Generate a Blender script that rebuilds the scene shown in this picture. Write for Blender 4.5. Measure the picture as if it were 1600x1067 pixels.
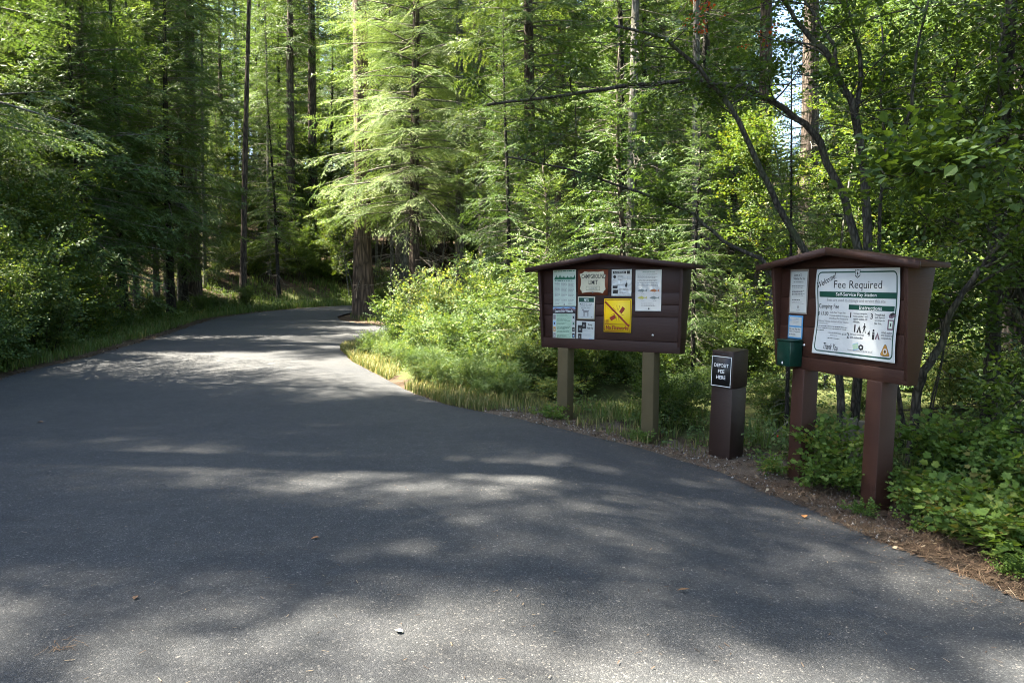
import bpy, math, random
import numpy as np
from mathutils import Vector, Matrix
from mathutils.geometry import delaunay_2d_cdt

# ------------------------------------------------------------------ camera, sky, sun, exposure
for o in list(bpy.data.objects):
    bpy.data.objects.remove(o)
S = bpy.context.scene
COL = S.collection
F, PITCH, CAMH = 1200.0, 0.06532, 1.65          # focal length in photograph pixels, pitch down, eye height
cd = bpy.data.cameras.new('camera')
cam = bpy.data.objects.new('camera', cd)
COL.objects.link(cam)
cam.location = (0, 0, CAMH)
cam.rotation_euler = (math.pi / 2 - PITCH, 0, 0)
cd.sensor_width = 36
cd.lens = 36 * F / 1600
cd.clip_start = 0.1
cd.clip_end = 2000
S.camera = cam

SUN_AZ, SUN_EL = math.radians(-84), math.radians(56)
w = bpy.data.worlds.new('World')
S.world = w
w.use_nodes = True
nt = w.node_tree
nt.nodes.clear()
sky = nt.nodes.new('ShaderNodeTexSky')
sky.sky_type = 'NISHITA'
sky.sun_disc = False
sky.sun_elevation = SUN_EL
sky.sun_rotation = SUN_AZ
sky.air_density = 1.0
sky.dust_density = 1.6
bg = nt.nodes.new('ShaderNodeBackground')
bg.inputs['Strength'].default_value = 0.056
out = nt.nodes.new('ShaderNodeOutputWorld')
nt.links.new(sky.outputs[0], bg.inputs[0])
nt.links.new(bg.outputs[0], out.inputs[0])
ld = bpy.data.lights.new('sun', 'SUN')
ld.energy = 5.0
ld.angle = math.radians(0.53)
ld.color = (1.0, 0.92, 0.77)
sun = bpy.data.objects.new('sun', ld)
COL.objects.link(sun)
TOSUN = Vector((math.sin(SUN_AZ) * math.cos(SUN_EL), math.cos(SUN_AZ) * math.cos(SUN_EL), math.sin(SUN_EL)))
sun.rotation_euler = TOSUN.to_track_quat('Z', 'Y').to_euler()
vs = S.view_settings
vs.view_transform = 'Standard'
vs.look = 'None'
vs.gamma = 1
vs.use_curve_mapping = False
vs.exposure = 3.7
S.render.engine = 'CYCLES'
S.cycles.max_bounces = 7
S.cycles.diffuse_bounces = 4
S.cycles.glossy_bounces = 2
S.cycles.transmission_bounces = 4
S.cycles.use_denoising = True
S.cycles.filter_width = 1.0
S.cycles.caustics_reflective = False
S.cycles.caustics_refractive = False

RNG = np.random.default_rng(7)
random.seed(7)

# ------------------------------------------------------------------ helpers
def ray(px, py):
    a, b = (px - 800) / F, -(py - 533.5) / F
    c, s = math.cos(PITCH), math.sin(PITCH)
    return np.array([a, c + b * s, -s + b * c])

def at(px, py, Y):
    d = ray(px, py)
    t = Y / d[1]
    return np.array([d[0] * t, Y, CAMH + d[2] * t])

def tag(o, label=None, cat=None, group=None, kind=None):
    if label: o['label'] = label
    if cat: o['category'] = cat
    if group: o['group'] = group
    if kind: o['kind'] = kind
    return o

def mesh(name, V, tris=None, quads=None, mat=None, rnd=None, smooth=False, uv=None):
    V = np.asarray(V, np.float32).reshape(-1, 3)
    me = bpy.data.meshes.new(name)
    t = np.zeros((0, 3), np.int32) if tris is None else np.asarray(tris, np.int32).reshape(-1, 3)
    q = np.zeros((0, 4), np.int32) if quads is None else np.asarray(quads, np.int32).reshape(-1, 4)
    me.vertices.add(len(V))
    me.vertices.foreach_set('co', V.ravel())
    nl = t.size + q.size
    me.loops.add(nl)
    me.loops.foreach_set('vertex_index', np.concatenate([t.ravel(), q.ravel()]))
    me.polygons.add(len(t) + len(q))
    starts = np.concatenate([np.arange(len(t)) * 3, t.size + np.arange(len(q)) * 4]).astype(np.int32)
    me.polygons.foreach_set('loop_start', starts)
    if smooth:
        me.polygons.foreach_set('use_smooth', np.ones(len(t) + len(q), bool))
    if rnd is not None:
        a = me.attributes.new('rnd', 'FLOAT', 'POINT')
        a.data.foreach_set('value', np.asarray(rnd, np.float32).ravel())
    me.update(calc_edges=True)
    me.validate()
    for m in (mat if isinstance(mat, (list, tuple)) else [mat]):
        if m is not None: me.materials.append(m)
    return me

def obj(name, me, parent=None, loc=None, rot=None):
    o = bpy.data.objects.new(name, me)
    COL.objects.link(o)
    if parent is not None: o.parent = parent
    if loc is not None: o.location = loc
    if rot is not None: o.rotation_euler = rot
    return o

def empty(name, loc=(0, 0, 0), rot=(0, 0, 0)):
    o = bpy.data.objects.new(name, None)
    o.empty_display_size = 0.3
    COL.objects.link(o)
    o.location = loc
    o.rotation_euler = rot
    return o

class MB:
    """collects pieces of geometry for one mesh"""
    def __init__(s): s.V, s.T, s.Q, s.R, s.n = [], [], [], [], 0
    def add(s, V, tris=None, quads=None, rnd=0.5):
        V = np.asarray(V, float).reshape(-1, 3)
        if tris is not None and len(tris): s.T.append(np.asarray(tris).reshape(-1, 3) + s.n)
        if quads is not None and len(quads): s.Q.append(np.asarray(quads).reshape(-1, 4) + s.n)
        s.V.append(V)
        r = np.asarray(rnd, float)
        s.R.append(np.full(len(V), float(r)) if r.ndim == 0 else r)
        s.n += len(V)
        return s
    def tri_soup(s, T, rnd=0.5):
        T = np.asarray(T).reshape(-1, 3, 3)
        r = np.asarray(rnd, float)
        if r.ndim == 1 and len(r) == len(T): r = np.repeat(r, 3)
        return s.add(T.reshape(-1, 3), tris=np.arange(len(T) * 3).reshape(-1, 3), rnd=r)
    def tube(s, P, R, sides=6, rnd=0.5, cap=True):
        P = np.asarray(P, float)
        R = np.broadcast_to(np.asarray(R, float), (len(P),))
        d = np.gradient(P, axis=0)
        d /= np.linalg.norm(d, axis=1, keepdims=True) + 1e-9
        up = np.array([0, 0, 1.0]) if abs(d[0, 2]) < 0.9 else np.array([1.0, 0, 0])
        a = np.cross(d, up)
        a /= np.linalg.norm(a, axis=1, keepdims=True) + 1e-9
        b = np.cross(d, a)
        th = np.linspace(0, 2 * np.pi, sides, endpoint=False)
        V = P[:, None] + R[:, None, None] * (np.cos(th)[None, :, None] * a[:, None] + np.sin(th)[None, :, None] * b[:, None])
        n = len(P)
        i, j = np.meshgrid(np.arange(n - 1), np.arange(sides), indexing='ij')
        j2 = (j + 1) % sides
        q = np.stack([i * sides + j, i * sides + j2, (i + 1) * sides + j2, (i + 1) * sides + j], -1).reshape(-1, 4)
        s.add(V.reshape(-1, 3), quads=q, rnd=rnd)
        if cap and sides >= 4:
            e = (n - 1) * sides + np.arange(sides)
            s.T.append(np.array([[e[0], e[k], e[k + 1]] for k in range(1, sides - 1)]) + s.n - n * sides)
        return s
    def box(s, lo, hi, rnd=0.5, M=None):
        lo, hi = np.minimum(lo, hi), np.maximum(lo, hi)
        V = np.array([[x, y, z] for x in (lo[0], hi[0]) for y in (lo[1], hi[1]) for z in (lo[2], hi[2])], float)
        if M is not None: V = V @ np.asarray(M)[:3, :3].T + np.asarray(M)[:3, 3]
        return s.add(V, quads=[[0, 1, 3, 2], [4, 6, 7, 5], [0, 4, 5, 1], [2, 3, 7, 6], [0, 2, 6, 4], [1, 5, 7, 3]], rnd=rnd)
    def build(s, name, mat, parent=None, smooth=False, bevel=0.0, loc=None, rot=None):
        me = s.mesh(name, mat, smooth)
        o = obj(name, me, parent, loc, rot)
        if bevel:
            m = o.modifiers.new('edge', 'BEVEL')
            m.width = bevel
            m.segments = 2
            m.limit_method = 'ANGLE'
        return o
    def mesh(s, name, mat, smooth=False):
        return mesh(name, np.concatenate(s.V), np.concatenate(s.T) if s.T else None, np.concatenate(s.Q) if s.Q else None, mat, np.concatenate(s.R), smooth)

def frames(X, Zhint):
    """orthonormal frames, rows of result [n,3(axis),3]: x along X, z near Zhint"""
    X = X / (np.linalg.norm(X, axis=-1, keepdims=True) + 1e-9)
    Y = np.cross(Zhint, X)
    Y /= np.linalg.norm(Y, axis=-1, keepdims=True) + 1e-9
    Z = np.cross(X, Y)
    return np.stack([X, Y, Z], -2)

def place(T, P, Fr, sc):
    """template triangles T [m,3,3] at n places -> [n*m,3,3]"""
    W = np.einsum('mvk,nkj->nmvj', T, Fr) * np.asarray(sc)[:, None, None, None] + P[:, None, None, :]
    return W.reshape(-1, 3, 3)

def sstep(t):
    t = np.clip(t, 0, 1)
    return t * t * (3 - 2 * t)

def vnoise(x, y, seed=0):
    """cheap smooth value noise, numpy"""
    x, y = np.asarray(x, float), np.asarray(y, float)
    xi, yi = np.floor(x).astype(int), np.floor(y).astype(int)
    fx, fy = sstep(x - xi), sstep(y - yi)
    def hsh(a, b):
        h = (a * 374761393 + b * 668265263 + seed * 1442695041) & 0x7fffffff
        h = (h ^ (h >> 13)) * 1274126177 & 0x7fffffff
        return ((h ^ (h >> 16)) & 0xffff) / 65535.0
    return (hsh(xi, yi) * (1 - fx) + hsh(xi + 1, yi) * fx) * (1 - fy) + (hsh(xi, yi + 1) * (1 - fx) + hsh(xi + 1, yi + 1) * fx) * fy

# ------------------------------------------------------------------ materials
def nodes_of(name):
    m = bpy.data.materials.new(name)
    m.use_nodes = True
    n = m.node_tree
    n.nodes.clear()
    o = n.nodes.new('ShaderNodeOutputMaterial')
    b = n.nodes.new('ShaderNodeBsdfPrincipled')
    n.links.new(b.outputs[0], o.inputs[0])
    return m, n, b, o

def N(n, t, **kw):
    x = n.nodes.new(t)
    for k, v in kw.items():
        if k in x.inputs.keys() if hasattr(x.inputs, 'keys') else False: x.inputs[k].default_value = v
        else: setattr(x, k, v)
    return x

def ramp(n, fac, stops):
    r = n.nodes.new('ShaderNodeValToRGB')
    e = r.color_ramp.elements
    while len(e) < len(stops): e.new(0.5)
    for k, (p, c) in enumerate(stops):
        e[k].position = p
        e[k].color = (*c, 1) if len(c) == 3 else c
    n.links.new(fac, r.inputs[0])
    return r.outputs[0]

def mixc(n, fac, a, b, mode='MIX'):
    m = n.nodes.new('ShaderNodeMix')
    m.data_type = 'RGBA'
    m.blend_type = mode
    for s, v in ((m.inputs[0], fac), (m.inputs[6], a), (m.inputs[7], b)):
        if hasattr(v, 'links') or hasattr(v, 'is_linked'): n.links.new(v, s)
        elif isinstance(v, (int, float)): s.default_value = v
        else: s.default_value = (*v, 1)
    return m.outputs[2]

def math_(n, op, a, b=0.0, clamp=False):
    m = n.nodes.new('ShaderNodeMath')
    m.operation = op
    m.use_clamp = clamp
    for s, v in ((m.inputs[0], a), (m.inputs[1], b)):
        if hasattr(v, 'is_linked'): n.links.new(v, s)
        else: s.default_value = v
    return m.outputs[0]

def noise(n, scale, detail=4, vec=None, rough=0.55):
    t = n.nodes.new('ShaderNodeTexNoise')
    t.inputs['Scale'].default_value = scale
    t.inputs['Detail'].default_value = detail
    t.inputs['Roughness'].default_value = rough
    if vec is not None: n.links.new(vec, t.inputs['Vector'])
    return t.outputs[0]

def coords(n, scale=(1, 1, 1), kind='Object'):
    tc = n.nodes.new('ShaderNodeTexCoord')
    mp = n.nodes.new('ShaderNodeMapping')
    mp.inputs['Scale'].default_value = scale
    n.links.new(tc.outputs[kind], mp.inputs['Vector'])
    return mp.outputs[0]

def bump(n, bsdf, h, strength=0.5, dist=0.01):
    b = n.nodes.new('ShaderNodeBump')
    b.inputs['Strength'].default_value = strength
    b.inputs['Distance'].default_value = dist
    n.links.new(h, b.inputs['Height'])
    n.links.new(b.outputs[0], bsdf.inputs['Normal'])

def leaf_mat(name, stops, trans=0.35, rough=0.52, spec=0.2, tint=(1.3, 1.2, 0.4), objvar=0.4):
    m, n, b, o = nodes_of(name)
    a = n.nodes.new('ShaderNodeAttribute')
    a.attribute_name = 'rnd'
    oi = n.nodes.new('ShaderNodeObjectInfo')
    f = math_(n, 'ADD', a.outputs['Fac'], math_(n, 'MULTIPLY', math_(n, 'SUBTRACT', oi.outputs['Random'], 0.5), objvar), clamp=True)
    c = ramp(n, f, stops)
    n.links.new(c, b.inputs['Base Color'])
    b.inputs['Roughness'].default_value = rough
    b.inputs['Specular IOR Level'].default_value = spec
    tr = n.nodes.new('ShaderNodeBsdfTranslucent')
    n.links.new(mixc(n, 1.0, c, tint, 'MULTIPLY'), tr.inputs['Color'])
    mx = n.nodes.new('ShaderNodeMixShader')
    mx.inputs[0].default_value = trans
    n.links.new(b.outputs[0], mx.inputs[1])
    n.links.new(tr.outputs[0], mx.inputs[2])
    n.links.new(mx.outputs[0], o.inputs[0])
    return m

M = {}
M['fir_needles'] = leaf_mat('fir_needles', [(0, (0.026, 0.05, 0.016)), (0.45, (0.052, 0.094, 0.027)), (0.8, (0.092, 0.142, 0.04)), (1, (0.14, 0.185, 0.055))], trans=0.3, rough=0.5, tint=(1.3, 1.25, 0.55))
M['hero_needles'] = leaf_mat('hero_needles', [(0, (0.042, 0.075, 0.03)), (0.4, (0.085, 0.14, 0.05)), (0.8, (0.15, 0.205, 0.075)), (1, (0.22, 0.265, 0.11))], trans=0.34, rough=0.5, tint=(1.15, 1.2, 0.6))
M['broad_leaf'] = leaf_mat('broad_leaf', [(0, (0.032, 0.06, 0.016)), (0.5, (0.066, 0.114, 0.026)), (0.9, (0.1, 0.15, 0.033)), (1, (0.16, 0.17, 0.035))], trans=0.42, rough=0.48, spec=0.25)
M['bush_leaf'] = leaf_mat('bush_leaf', [(0, (0.045, 0.085, 0.027)), (0.5, (0.088, 0.145, 0.046)), (0.85, (0.16, 0.205, 0.072)), (1, (0.24, 0.25, 0.075))], trans=0.38, rough=0.5, spec=0.25)
M['currant_leaf'] = leaf_mat('currant_leaf', [(0, (0.055, 0.1, 0.022)), (0.6, (0.105, 0.175, 0.035)), (0.93, (0.17, 0.22, 0.05)), (1, (0.2, 0.18, 0.05))], trans=0.35, rough=0.54, spec=0.2)
M['red_leaf'] = leaf_mat('red_leaf', [(0, (0.25, 0.03, 0.012)), (1, (0.45, 0.09, 0.02))], trans=0.4)
M['grass'] = leaf_mat('grass', [(0, (0.05, 0.09, 0.02)), (0.5, (0.1, 0.16, 0.033)), (0.8, (0.16, 0.17, 0.06)), (1, (0.33, 0.26, 0.12))], trans=0.3, rough=0.5, spec=0.3, tint=(1.2, 1.1, 0.6))
M['dry_grass'] = leaf_mat('dry_grass', [(0, (0.07, 0.11, 0.025)), (0.45, (0.13, 0.15, 0.045)), (0.75, (0.28, 0.24, 0.1)), (1, (0.42, 0.33, 0.16))], trans=0.3, rough=0.55, spec=0.25, tint=(1.15, 1.05, 0.65))

def bark_mat(name, dark, light, sx=14, sz=2.2, strength=0.9, moss=0.0):
    m, n, b, o = nodes_of(name)
    v = coords(n, (sx, sx, sz))
    n1 = noise(n, 1.0, 6, v)
    vo = n.nodes.new('ShaderNodeTexVoronoi')
    vo.feature = 'DISTANCE_TO_EDGE'
    vo.inputs['Scale'].default_value = 0.9
    n.links.new(v, vo.inputs['Vector'])
    crack = math_(n, 'MULTIPLY', vo.outputs['Distance'], 3.0, True)
    f = math_(n, 'MULTIPLY', n1, math_(n, 'ADD', math_(n, 'MULTIPLY', crack, 0.7), 0.35))
    c = ramp(n, f, [(0.15, dark), (0.7, light)])
    if moss:
        mm = ramp(n, noise(n, 3.0, 3, coords(n, (1, 1, 0.6))), [(0.5, (0, 0, 0)), (0.65, (moss, moss, moss))])
        c = mixc(n, mm, c, (0.06, 0.075, 0.035))
    n.links.new(c, b.inputs['Base Color'])
    b.inputs['Roughness'].default_value = 0.9
    b.inputs['Specular IOR Level'].default_value = 0.15
    bump(n, b, f, strength, 0.03)
    return m
M['fir_bark'] = bark_mat('fir_bark', (0.03, 0.024, 0.02), (0.16, 0.125, 0.1))
M['dark_bark'] = bark_mat('dark_bark', (0.012, 0.011, 0.01), (0.06, 0.052, 0.045))
M['hero_bark'] = bark_mat('hero_bark', (0.045, 0.034, 0.027), (0.23, 0.165, 0.125), 9, 1.6, 1.0)
M['grey_bark'] = bark_mat('grey_bark', (0.05, 0.047, 0.042), (0.22, 0.205, 0.18), 20, 5, 0.5, 0.4)
M['maple_bark'] = bark_mat('maple_bark', (0.022, 0.02, 0.017), (0.11, 0.1, 0.085), 26, 8, 0.6, 0.5)
M['dead_twig'] = bark_mat('dead_twig', (0.09, 0.08, 0.066), (0.3, 0.27, 0.225), 20, 20, 0.3, 0.1)

def paint_mat(name, col, worn, wear=0.35, rough=0.55):
    m, n, b, o = nodes_of(name)
    v = coords(n, (3, 3, 30))
    v2 = coords(n, (1, 1, 1))
    g = noise(n, 3.0, 8, coords(n, (2.0, 2.0, 36)), 0.65)
    blot = noise(n, 5.0, 5, v2, 0.65)
    f = ramp(n, math_(n, 'MULTIPLY', g, blot), [(0.3, (0, 0, 0)), (0.5, (wear, wear, wear))])
    c = mixc(n, f, col, worn)
    c = mixc(n, 0.5, c, ramp(n, noise(n, 1.7, 3, v2), [(0.3, tuple(x * 0.75 for x in col)), (0.7, tuple(x * 1.25 for x in col))]))
    n.links.new(c, b.inputs['Base Color'])
    b.inputs['Roughness'].default_value = rough
    b.inputs['Specular IOR Level'].default_value = 0.3
    bump(n, b, g, 0.45, 0.006)
    return m
M['brown_paint'] = paint_mat('brown_paint', (0.03, 0.0118, 0.0085), (0.055, 0.029, 0.021))
M['red_brown_paint'] = paint_mat('red_brown_paint', (0.042, 0.0165, 0.0105), (0.07, 0.038, 0.026))
M['deposit_paint'] = paint_mat('deposit_paint', (0.027, 0.0145, 0.0115), (0.07, 0.053, 0.043), 0.5, 0.4)
M['weathered_post'] = paint_mat('weathered_post', (0.085, 0.066, 0.032), (0.125, 0.11, 0.058), 0.8, 0.85)
M['grey_wood'] = paint_mat('grey_wood', (0.12, 0.11, 0.085), (0.2, 0.19, 0.15), 0.8, 0.85)

def flat(name, col, rough=0.5, spec=0.4, metal=0.0, coat=0.0, mottle=0.0):
    m, n, b, o = nodes_of(name)
    c = ramp(n, noise(n, 9.0, 4, coords(n)), [(0.3, tuple(x * (1 - mottle) for x in col)), (0.7, tuple(min(1, x * (1 + mottle * 0.5)) for x in col))])
    n.links.new(c, b.inputs['Base Color'])
    b.inputs['Roughness'].default_value = rough
    b.inputs['Specular IOR Level'].default_value = spec
    b.inputs['Metallic'].default_value = metal
    b.inputs['Coat Weight'].default_value = coat
    b.inputs['Coat Roughness'].default_value = 0.12
    return m
for nm, c, kw in [('paper', (0.5, 0.52, 0.5), dict(mottle=0.06)), ('poster_white', (0.6, 0.625, 0.62), dict(rough=0.35, mottle=0.04)), ('cream', (0.6, 0.55, 0.4), dict(mottle=0.1)),
                  ('pale_green_paper', (0.36, 0.5, 0.38), dict(mottle=0.15)), ('mint_paper', (0.52, 0.6, 0.52), dict(mottle=0.08)), ('ink', (0.02, 0.02, 0.022), {}), ('grey_ink', (0.2, 0.2, 0.2), {}),
                  ('pale_ink', (0.36, 0.38, 0.38), {}), ('dark_green', (0.006, 0.062, 0.042), {}), ('forest_green', (0.012, 0.13, 0.07), {}), ('box_green', (0.004, 0.032, 0.022), dict(rough=0.3)),
                  ('frame_rust', (0.2, 0.055, 0.025), dict(mottle=0.2)), ('yellow', (0.84, 0.58, 0.014), dict(rough=0.4)), ('red', (0.24, 0.018, 0.008), dict(rough=0.4)),
                  ('blue', (0.07, 0.25, 0.48), {}), ('sky_blue', (0.25, 0.42, 0.62), {}), ('mauve', (0.16, 0.1, 0.13), {}), ('amber', (0.42, 0.22, 0.04), {}), ('black_sign', (0.012, 0.012, 0.013), dict(rough=0.4)),
                  ('white_print', (0.8, 0.8, 0.78), {}), ('steel', (0.6, 0.6, 0.6), dict(metal=0.9, rough=0.3)), ('plastic_sleeve', (0.54, 0.55, 0.54), dict(rough=0.12, spec=0.6, coat=0.8)),
                  ('sleeve_edge', (0.25, 0.22, 0.2), dict(rough=0.15, coat=0.6)), ('fish_orange', (0.4, 0.14, 0.05), {}), ('fish_yellow', (0.45, 0.42, 0.1), {}), ('fish_grey', (0.18, 0.21, 0.2), {}),
                  ('dead_leaf', (0.38, 0.16, 0.05), {}), ('pale_leaf', (0.55, 0.5, 0.36), {}), ('leaf_brown', (0.17, 0.09, 0.04), {}), ('hip_red', (0.45, 0.03, 0.015), dict(rough=0.25))]:
    M[nm] = flat(nm, c, **kw)

# asphalt
m, n, b, o = nodes_of('asphalt')
gv = coords(n, (1, 1, 1))
vo = n.nodes.new('ShaderNodeTexVoronoi')
vo.inputs['Scale'].default_value = 150
n.links.new(gv, vo.inputs['Vector'])
vo2 = n.nodes.new('ShaderNodeTexVoronoi')
vo2.inputs['Scale'].default_value = 75
n.links.new(gv, vo2.inputs['Vector'])
sep = n.nodes.new('ShaderNodeSeparateColor')
n.links.new(vo.outputs['Color'], sep.inputs[0])
sep2 = n.nodes.new('ShaderNodeSeparateColor')
n.links.new(vo2.outputs['Color'], sep2.inputs[0])
agg = ramp(n, sep.outputs[0], [(0, (0.021, 0.0225, 0.0243)), (0.6, (0.0325, 0.0342, 0.0365)), (0.94, (0.052, 0.0535, 0.055)), (1, (0.12, 0.115, 0.108))])
big = ramp(n, sep2.outputs[1], [(0, (0.8, 0.8, 0.82)), (0.93, (1.05, 1.05, 1.05)), (0.975, (1.5, 1.45, 1.38)), (1, (2.4, 2.2, 2.0))])
c = mixc(n, 1.0, agg, big, 'MULTIPLY')
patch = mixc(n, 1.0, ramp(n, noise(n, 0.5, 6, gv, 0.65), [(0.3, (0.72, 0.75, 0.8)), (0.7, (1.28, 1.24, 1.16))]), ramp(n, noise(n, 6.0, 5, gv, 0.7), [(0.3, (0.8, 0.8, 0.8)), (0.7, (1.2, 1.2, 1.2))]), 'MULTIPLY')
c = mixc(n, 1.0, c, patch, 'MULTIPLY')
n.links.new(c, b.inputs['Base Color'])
b.inputs['Roughness'].default_value = 0.78
b.inputs['Specular IOR Level'].default_value = 0.35
h = math_(n, 'ADD', math_(n, 'MULTIPLY', vo.outputs['Distance'], -0.6), math_(n, 'MULTIPLY', noise(n, 220, 2, gv), 0.6))
bump(n, b, h, 0.7, 0.005)
M['asphalt'] = m

# forest floor: the 'rnd' attribute holds the kind of ground (0 bare shoulder dirt, 0.5 litter, 1 green)
m, n, b, o = nodes_of('forest_floor')
a = n.nodes.new('ShaderNodeAttribute')
a.attribute_name = 'rnd'
gv = coords(n)
lit = ramp(n, noise(n, 55, 6, gv, 0.7), [(0.3, (0.02, 0.015, 0.01)), (0.5, (0.055, 0.038, 0.025)), (0.72, (0.125, 0.09, 0.06))])
dirt = ramp(n, noise(n, 70, 6, gv, 0.75), [(0.3, (0.055, 0.043, 0.032)), (0.5, (0.125, 0.098, 0.072)), (0.74, (0.23, 0.19, 0.15))])
grn = ramp(n, noise(n, 18, 5, gv, 0.7), [(0.35, (0.04, 0.05, 0.018)), (0.6, (0.075, 0.085, 0.03)), (0.75, (0.13, 0.1, 0.05))])
fz = math_(n, 'ADD', a.outputs['Fac'], math_(n, 'MULTIPLY', math_(n, 'SUBTRACT', noise(n, 2.6, 5, gv), 0.5), 0.9))
c = mixc(n, ramp(n, fz, [(0.2, (0, 0, 0)), (0.38, (1, 1, 1))]), dirt, lit)
c = mixc(n, ramp(n, fz, [(0.62, (0, 0, 0)), (0.85, (1, 1, 1))]), c, grn)
n.links.new(c, b.inputs['Base Color'])
b.inputs['Roughness'].default_value = 0.95
b.inputs['Specular IOR Level'].default_value = 0.1
bump(n, b, noise(n, 60, 6, gv, 0.7), 0.8, 0.02)
M['forest_floor'] = m

def attr_mat(name, stops, rough=0.9):
    m, n, b, o = nodes_of(name)
    a = n.nodes.new('ShaderNodeAttribute')
    a.attribute_name = 'rnd'
    n.links.new(ramp(n, a.outputs['Fac'], stops), b.inputs['Base Color'])
    b.inputs['Roughness'].default_value = rough
    b.inputs['Specular IOR Level'].default_value = 0.2
    return m
M['litter'] = attr_mat('litter', [(0, (0.03, 0.02, 0.013)), (0.5, (0.085, 0.054, 0.034)), (0.85, (0.17, 0.12, 0.075)), (1, (0.3, 0.24, 0.16))])
M['pebble'] = attr_mat('pebble', [(0, (0.08, 0.07, 0.06)), (0.6, (0.2, 0.18, 0.155)), (1, (0.42, 0.39, 0.35))])

# ------------------------------------------------------------------ ground shape
LEFT = np.array([(-9.5, -40), (-8.6, -5), (-8.8, 6), (-9.0, 13.4), (-9.1, 16.1), (-9.95, 21.7), (-11.4, 29.5), (-11.0, 33), (-10.1, 36.6), (-8.5, 39.2), (-5.5, 42.2), (-1, 45), (6, 48.2), (30, 57)], float)
RIGHT_NEAR = np.array([(7.0, -40), (5.2, -6), (4.3, 0), (3.6, 3.0), (3.08, 4.5), (2.63, 6.09), (2.31, 7.6), (1.48, 8.76), (0.47, 9.4), (-0.93, 11.0), (-1.9, 12.6), (-3.06, 15.2), (-4.1, 18.0), (-4.25, 19.0), (-3.8, 20.3), (-1.0, 21.6), (8, 24), (30, 29)], float)
RIGHT_FAR = np.array([(30, 33), (8, 28.2), (-1.0, 25.9), (-3.6, 25.2), (-5.3, 26.5), (-6.4, 28.4), (-6.9, 30.4), (-7.0, 32.6), (-6.4, 35.0), (-4.2, 37.6), (0, 40), (8, 43.5), (30, 52)], float)

def resample(P, step):
    o = [P[0]]
    for a, b in zip(P[:-1], P[1:]):
        k = max(1, int(np.linalg.norm(b - a) / step))
        for i in range(1, k + 1): o.append(a + (b - a) * i / k)
    return np.array(o)
def smooth_line(P, it=3):
    P = P.copy()
    for _ in range(it):
        Q = P.copy()
        Q[1:-1] = 0.25 * P[:-2] + 0.5 * P[1:-1] + 0.25 * P[2:]
        P = Q
    return P
def edge_line(P, seed):
    Q = smooth_line(resample(P, 0.25), 5)
    t = np.arange(len(Q))
    d = np.gradient(Q, axis=0)
    nrm = np.stack([-d[:, 1], d[:, 0]], 1) / (np.linalg.norm(d, axis=1, keepdims=True) + 1e-9)
    return Q + nrm * ((vnoise(t * 0.35, t * 0, seed) - 0.5) * 0.10 + (vnoise(t * 0.9, t * 0, seed + 5) - 0.5) * 0.05)[:, None]
EL, ER, EF = edge_line(LEFT, 1), edge_line(RIGHT_NEAR, 2), edge_line(RIGHT_FAR, 3)
ROADPOLY = np.concatenate([ER, EF, EL[::-1]])

def seg_dist(P, L):
    """distance to polyline L and side (positive = right of the travel direction)"""
    best = np.full(len(P), 1e9)
    side = np.zeros(len(P))
    for a, b in zip(L[:-1], L[1:]):
        d = b - a
        t = np.clip(((P - a) @ d) / (d @ d + 1e-12), 0, 1)
        q = P - (a + t[:, None] * d)
        r = np.einsum('ij,ij->i', q, q)
        s = d[0] * q[:, 1] - d[1] * q[:, 0]
        k = r < best
        best[k] = r[k]
        side[k] = s[k]
    return np.sqrt(best), np.sign(side)
def in_poly(P, G):
    x, y = P[:, 0], P[:, 1]
    c = np.zeros(len(P), bool)
    for (x1, y1), (x2, y2) in zip(G, np.roll(G, -1, 0)):
        k = ((y1 > y) != (y2 > y)) & (x < (x2 - x1) * (y - y1) / (y2 - y1 + 1e-12) + x1)
        c ^= k
    return c
CL, CR, CF = smooth_line(resample(LEFT, 1.5), 1), smooth_line(resample(RIGHT_NEAR, 1.5), 1), smooth_line(resample(RIGHT_FAR, 1.5), 1)
CPOLY = np.concatenate([CR, CF, CL[::-1]])

def base_z(x, y):
    r = np.where(y > 9, 0.03 * (np.minimum(y, 70) - 9) * sstep((y - 9) / 6), 0)
    return r - 0.23 * sstep(x / 2.4) * (1 - sstep((y - 14) / 8))
def road_info(P):
    dl, sl = seg_dist(P, CL)
    dr, _ = seg_dist(P, CR)
    df, _ = seg_dist(P, CF)
    ins = in_poly(P, CPOLY)
    d = np.minimum(dl, np.minimum(dr, df))
    return np.where(ins, -d, d), np.where(sl > 0, dl, 0.0), np.where(ins, 0, np.minimum(dr, df))
def ground_z(x, y, info=None):
    x, y = np.atleast_1d(np.asarray(x, float)), np.atleast_1d(np.asarray(y, float))
    P = np.stack([x, y], 1)
    sd, dl, dr = road_info(P) if info is None else info
    z = base_z(x, y)
    bank = sstep((dl - 1.0) / 8.0) * 1.7 + np.clip(dl - 6, 0, 60) * 0.17
    z = z + bank * sstep((y + 6) / 20)
    off = np.clip(sd, 0, None)
    z = z + (vnoise(x * 0.35, y * 0.35, 9) - 0.45) * 0.5 * sstep((off - 1.0) / 5) + (vnoise(x * 1.7, y * 1.7, 10) - 0.5) * 0.12 * sstep((off - 0.2) / 1.2)
    z = z + np.clip(y - 62, 0, 100) * 0.10
    for qx, qy, qz, qr in ((1.75, 9.7, 0.07, 0.35), (0.73, 10.45, 0.06, 0.3), (2.95, 7.85, 0.05, 0.3)):
        z = z - qz * np.exp(-((x - qx) ** 2 + (y - qy) ** 2) / qr) * sstep(off / 0.4)
    z = z - 0.11 * np.exp(-((x - 3.5) ** 2 + (y - 6.7) ** 2) / 0.9) * sstep(off / 0.5)
    return z
def gz(x, y): return float(ground_z(x, y)[0])

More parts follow.
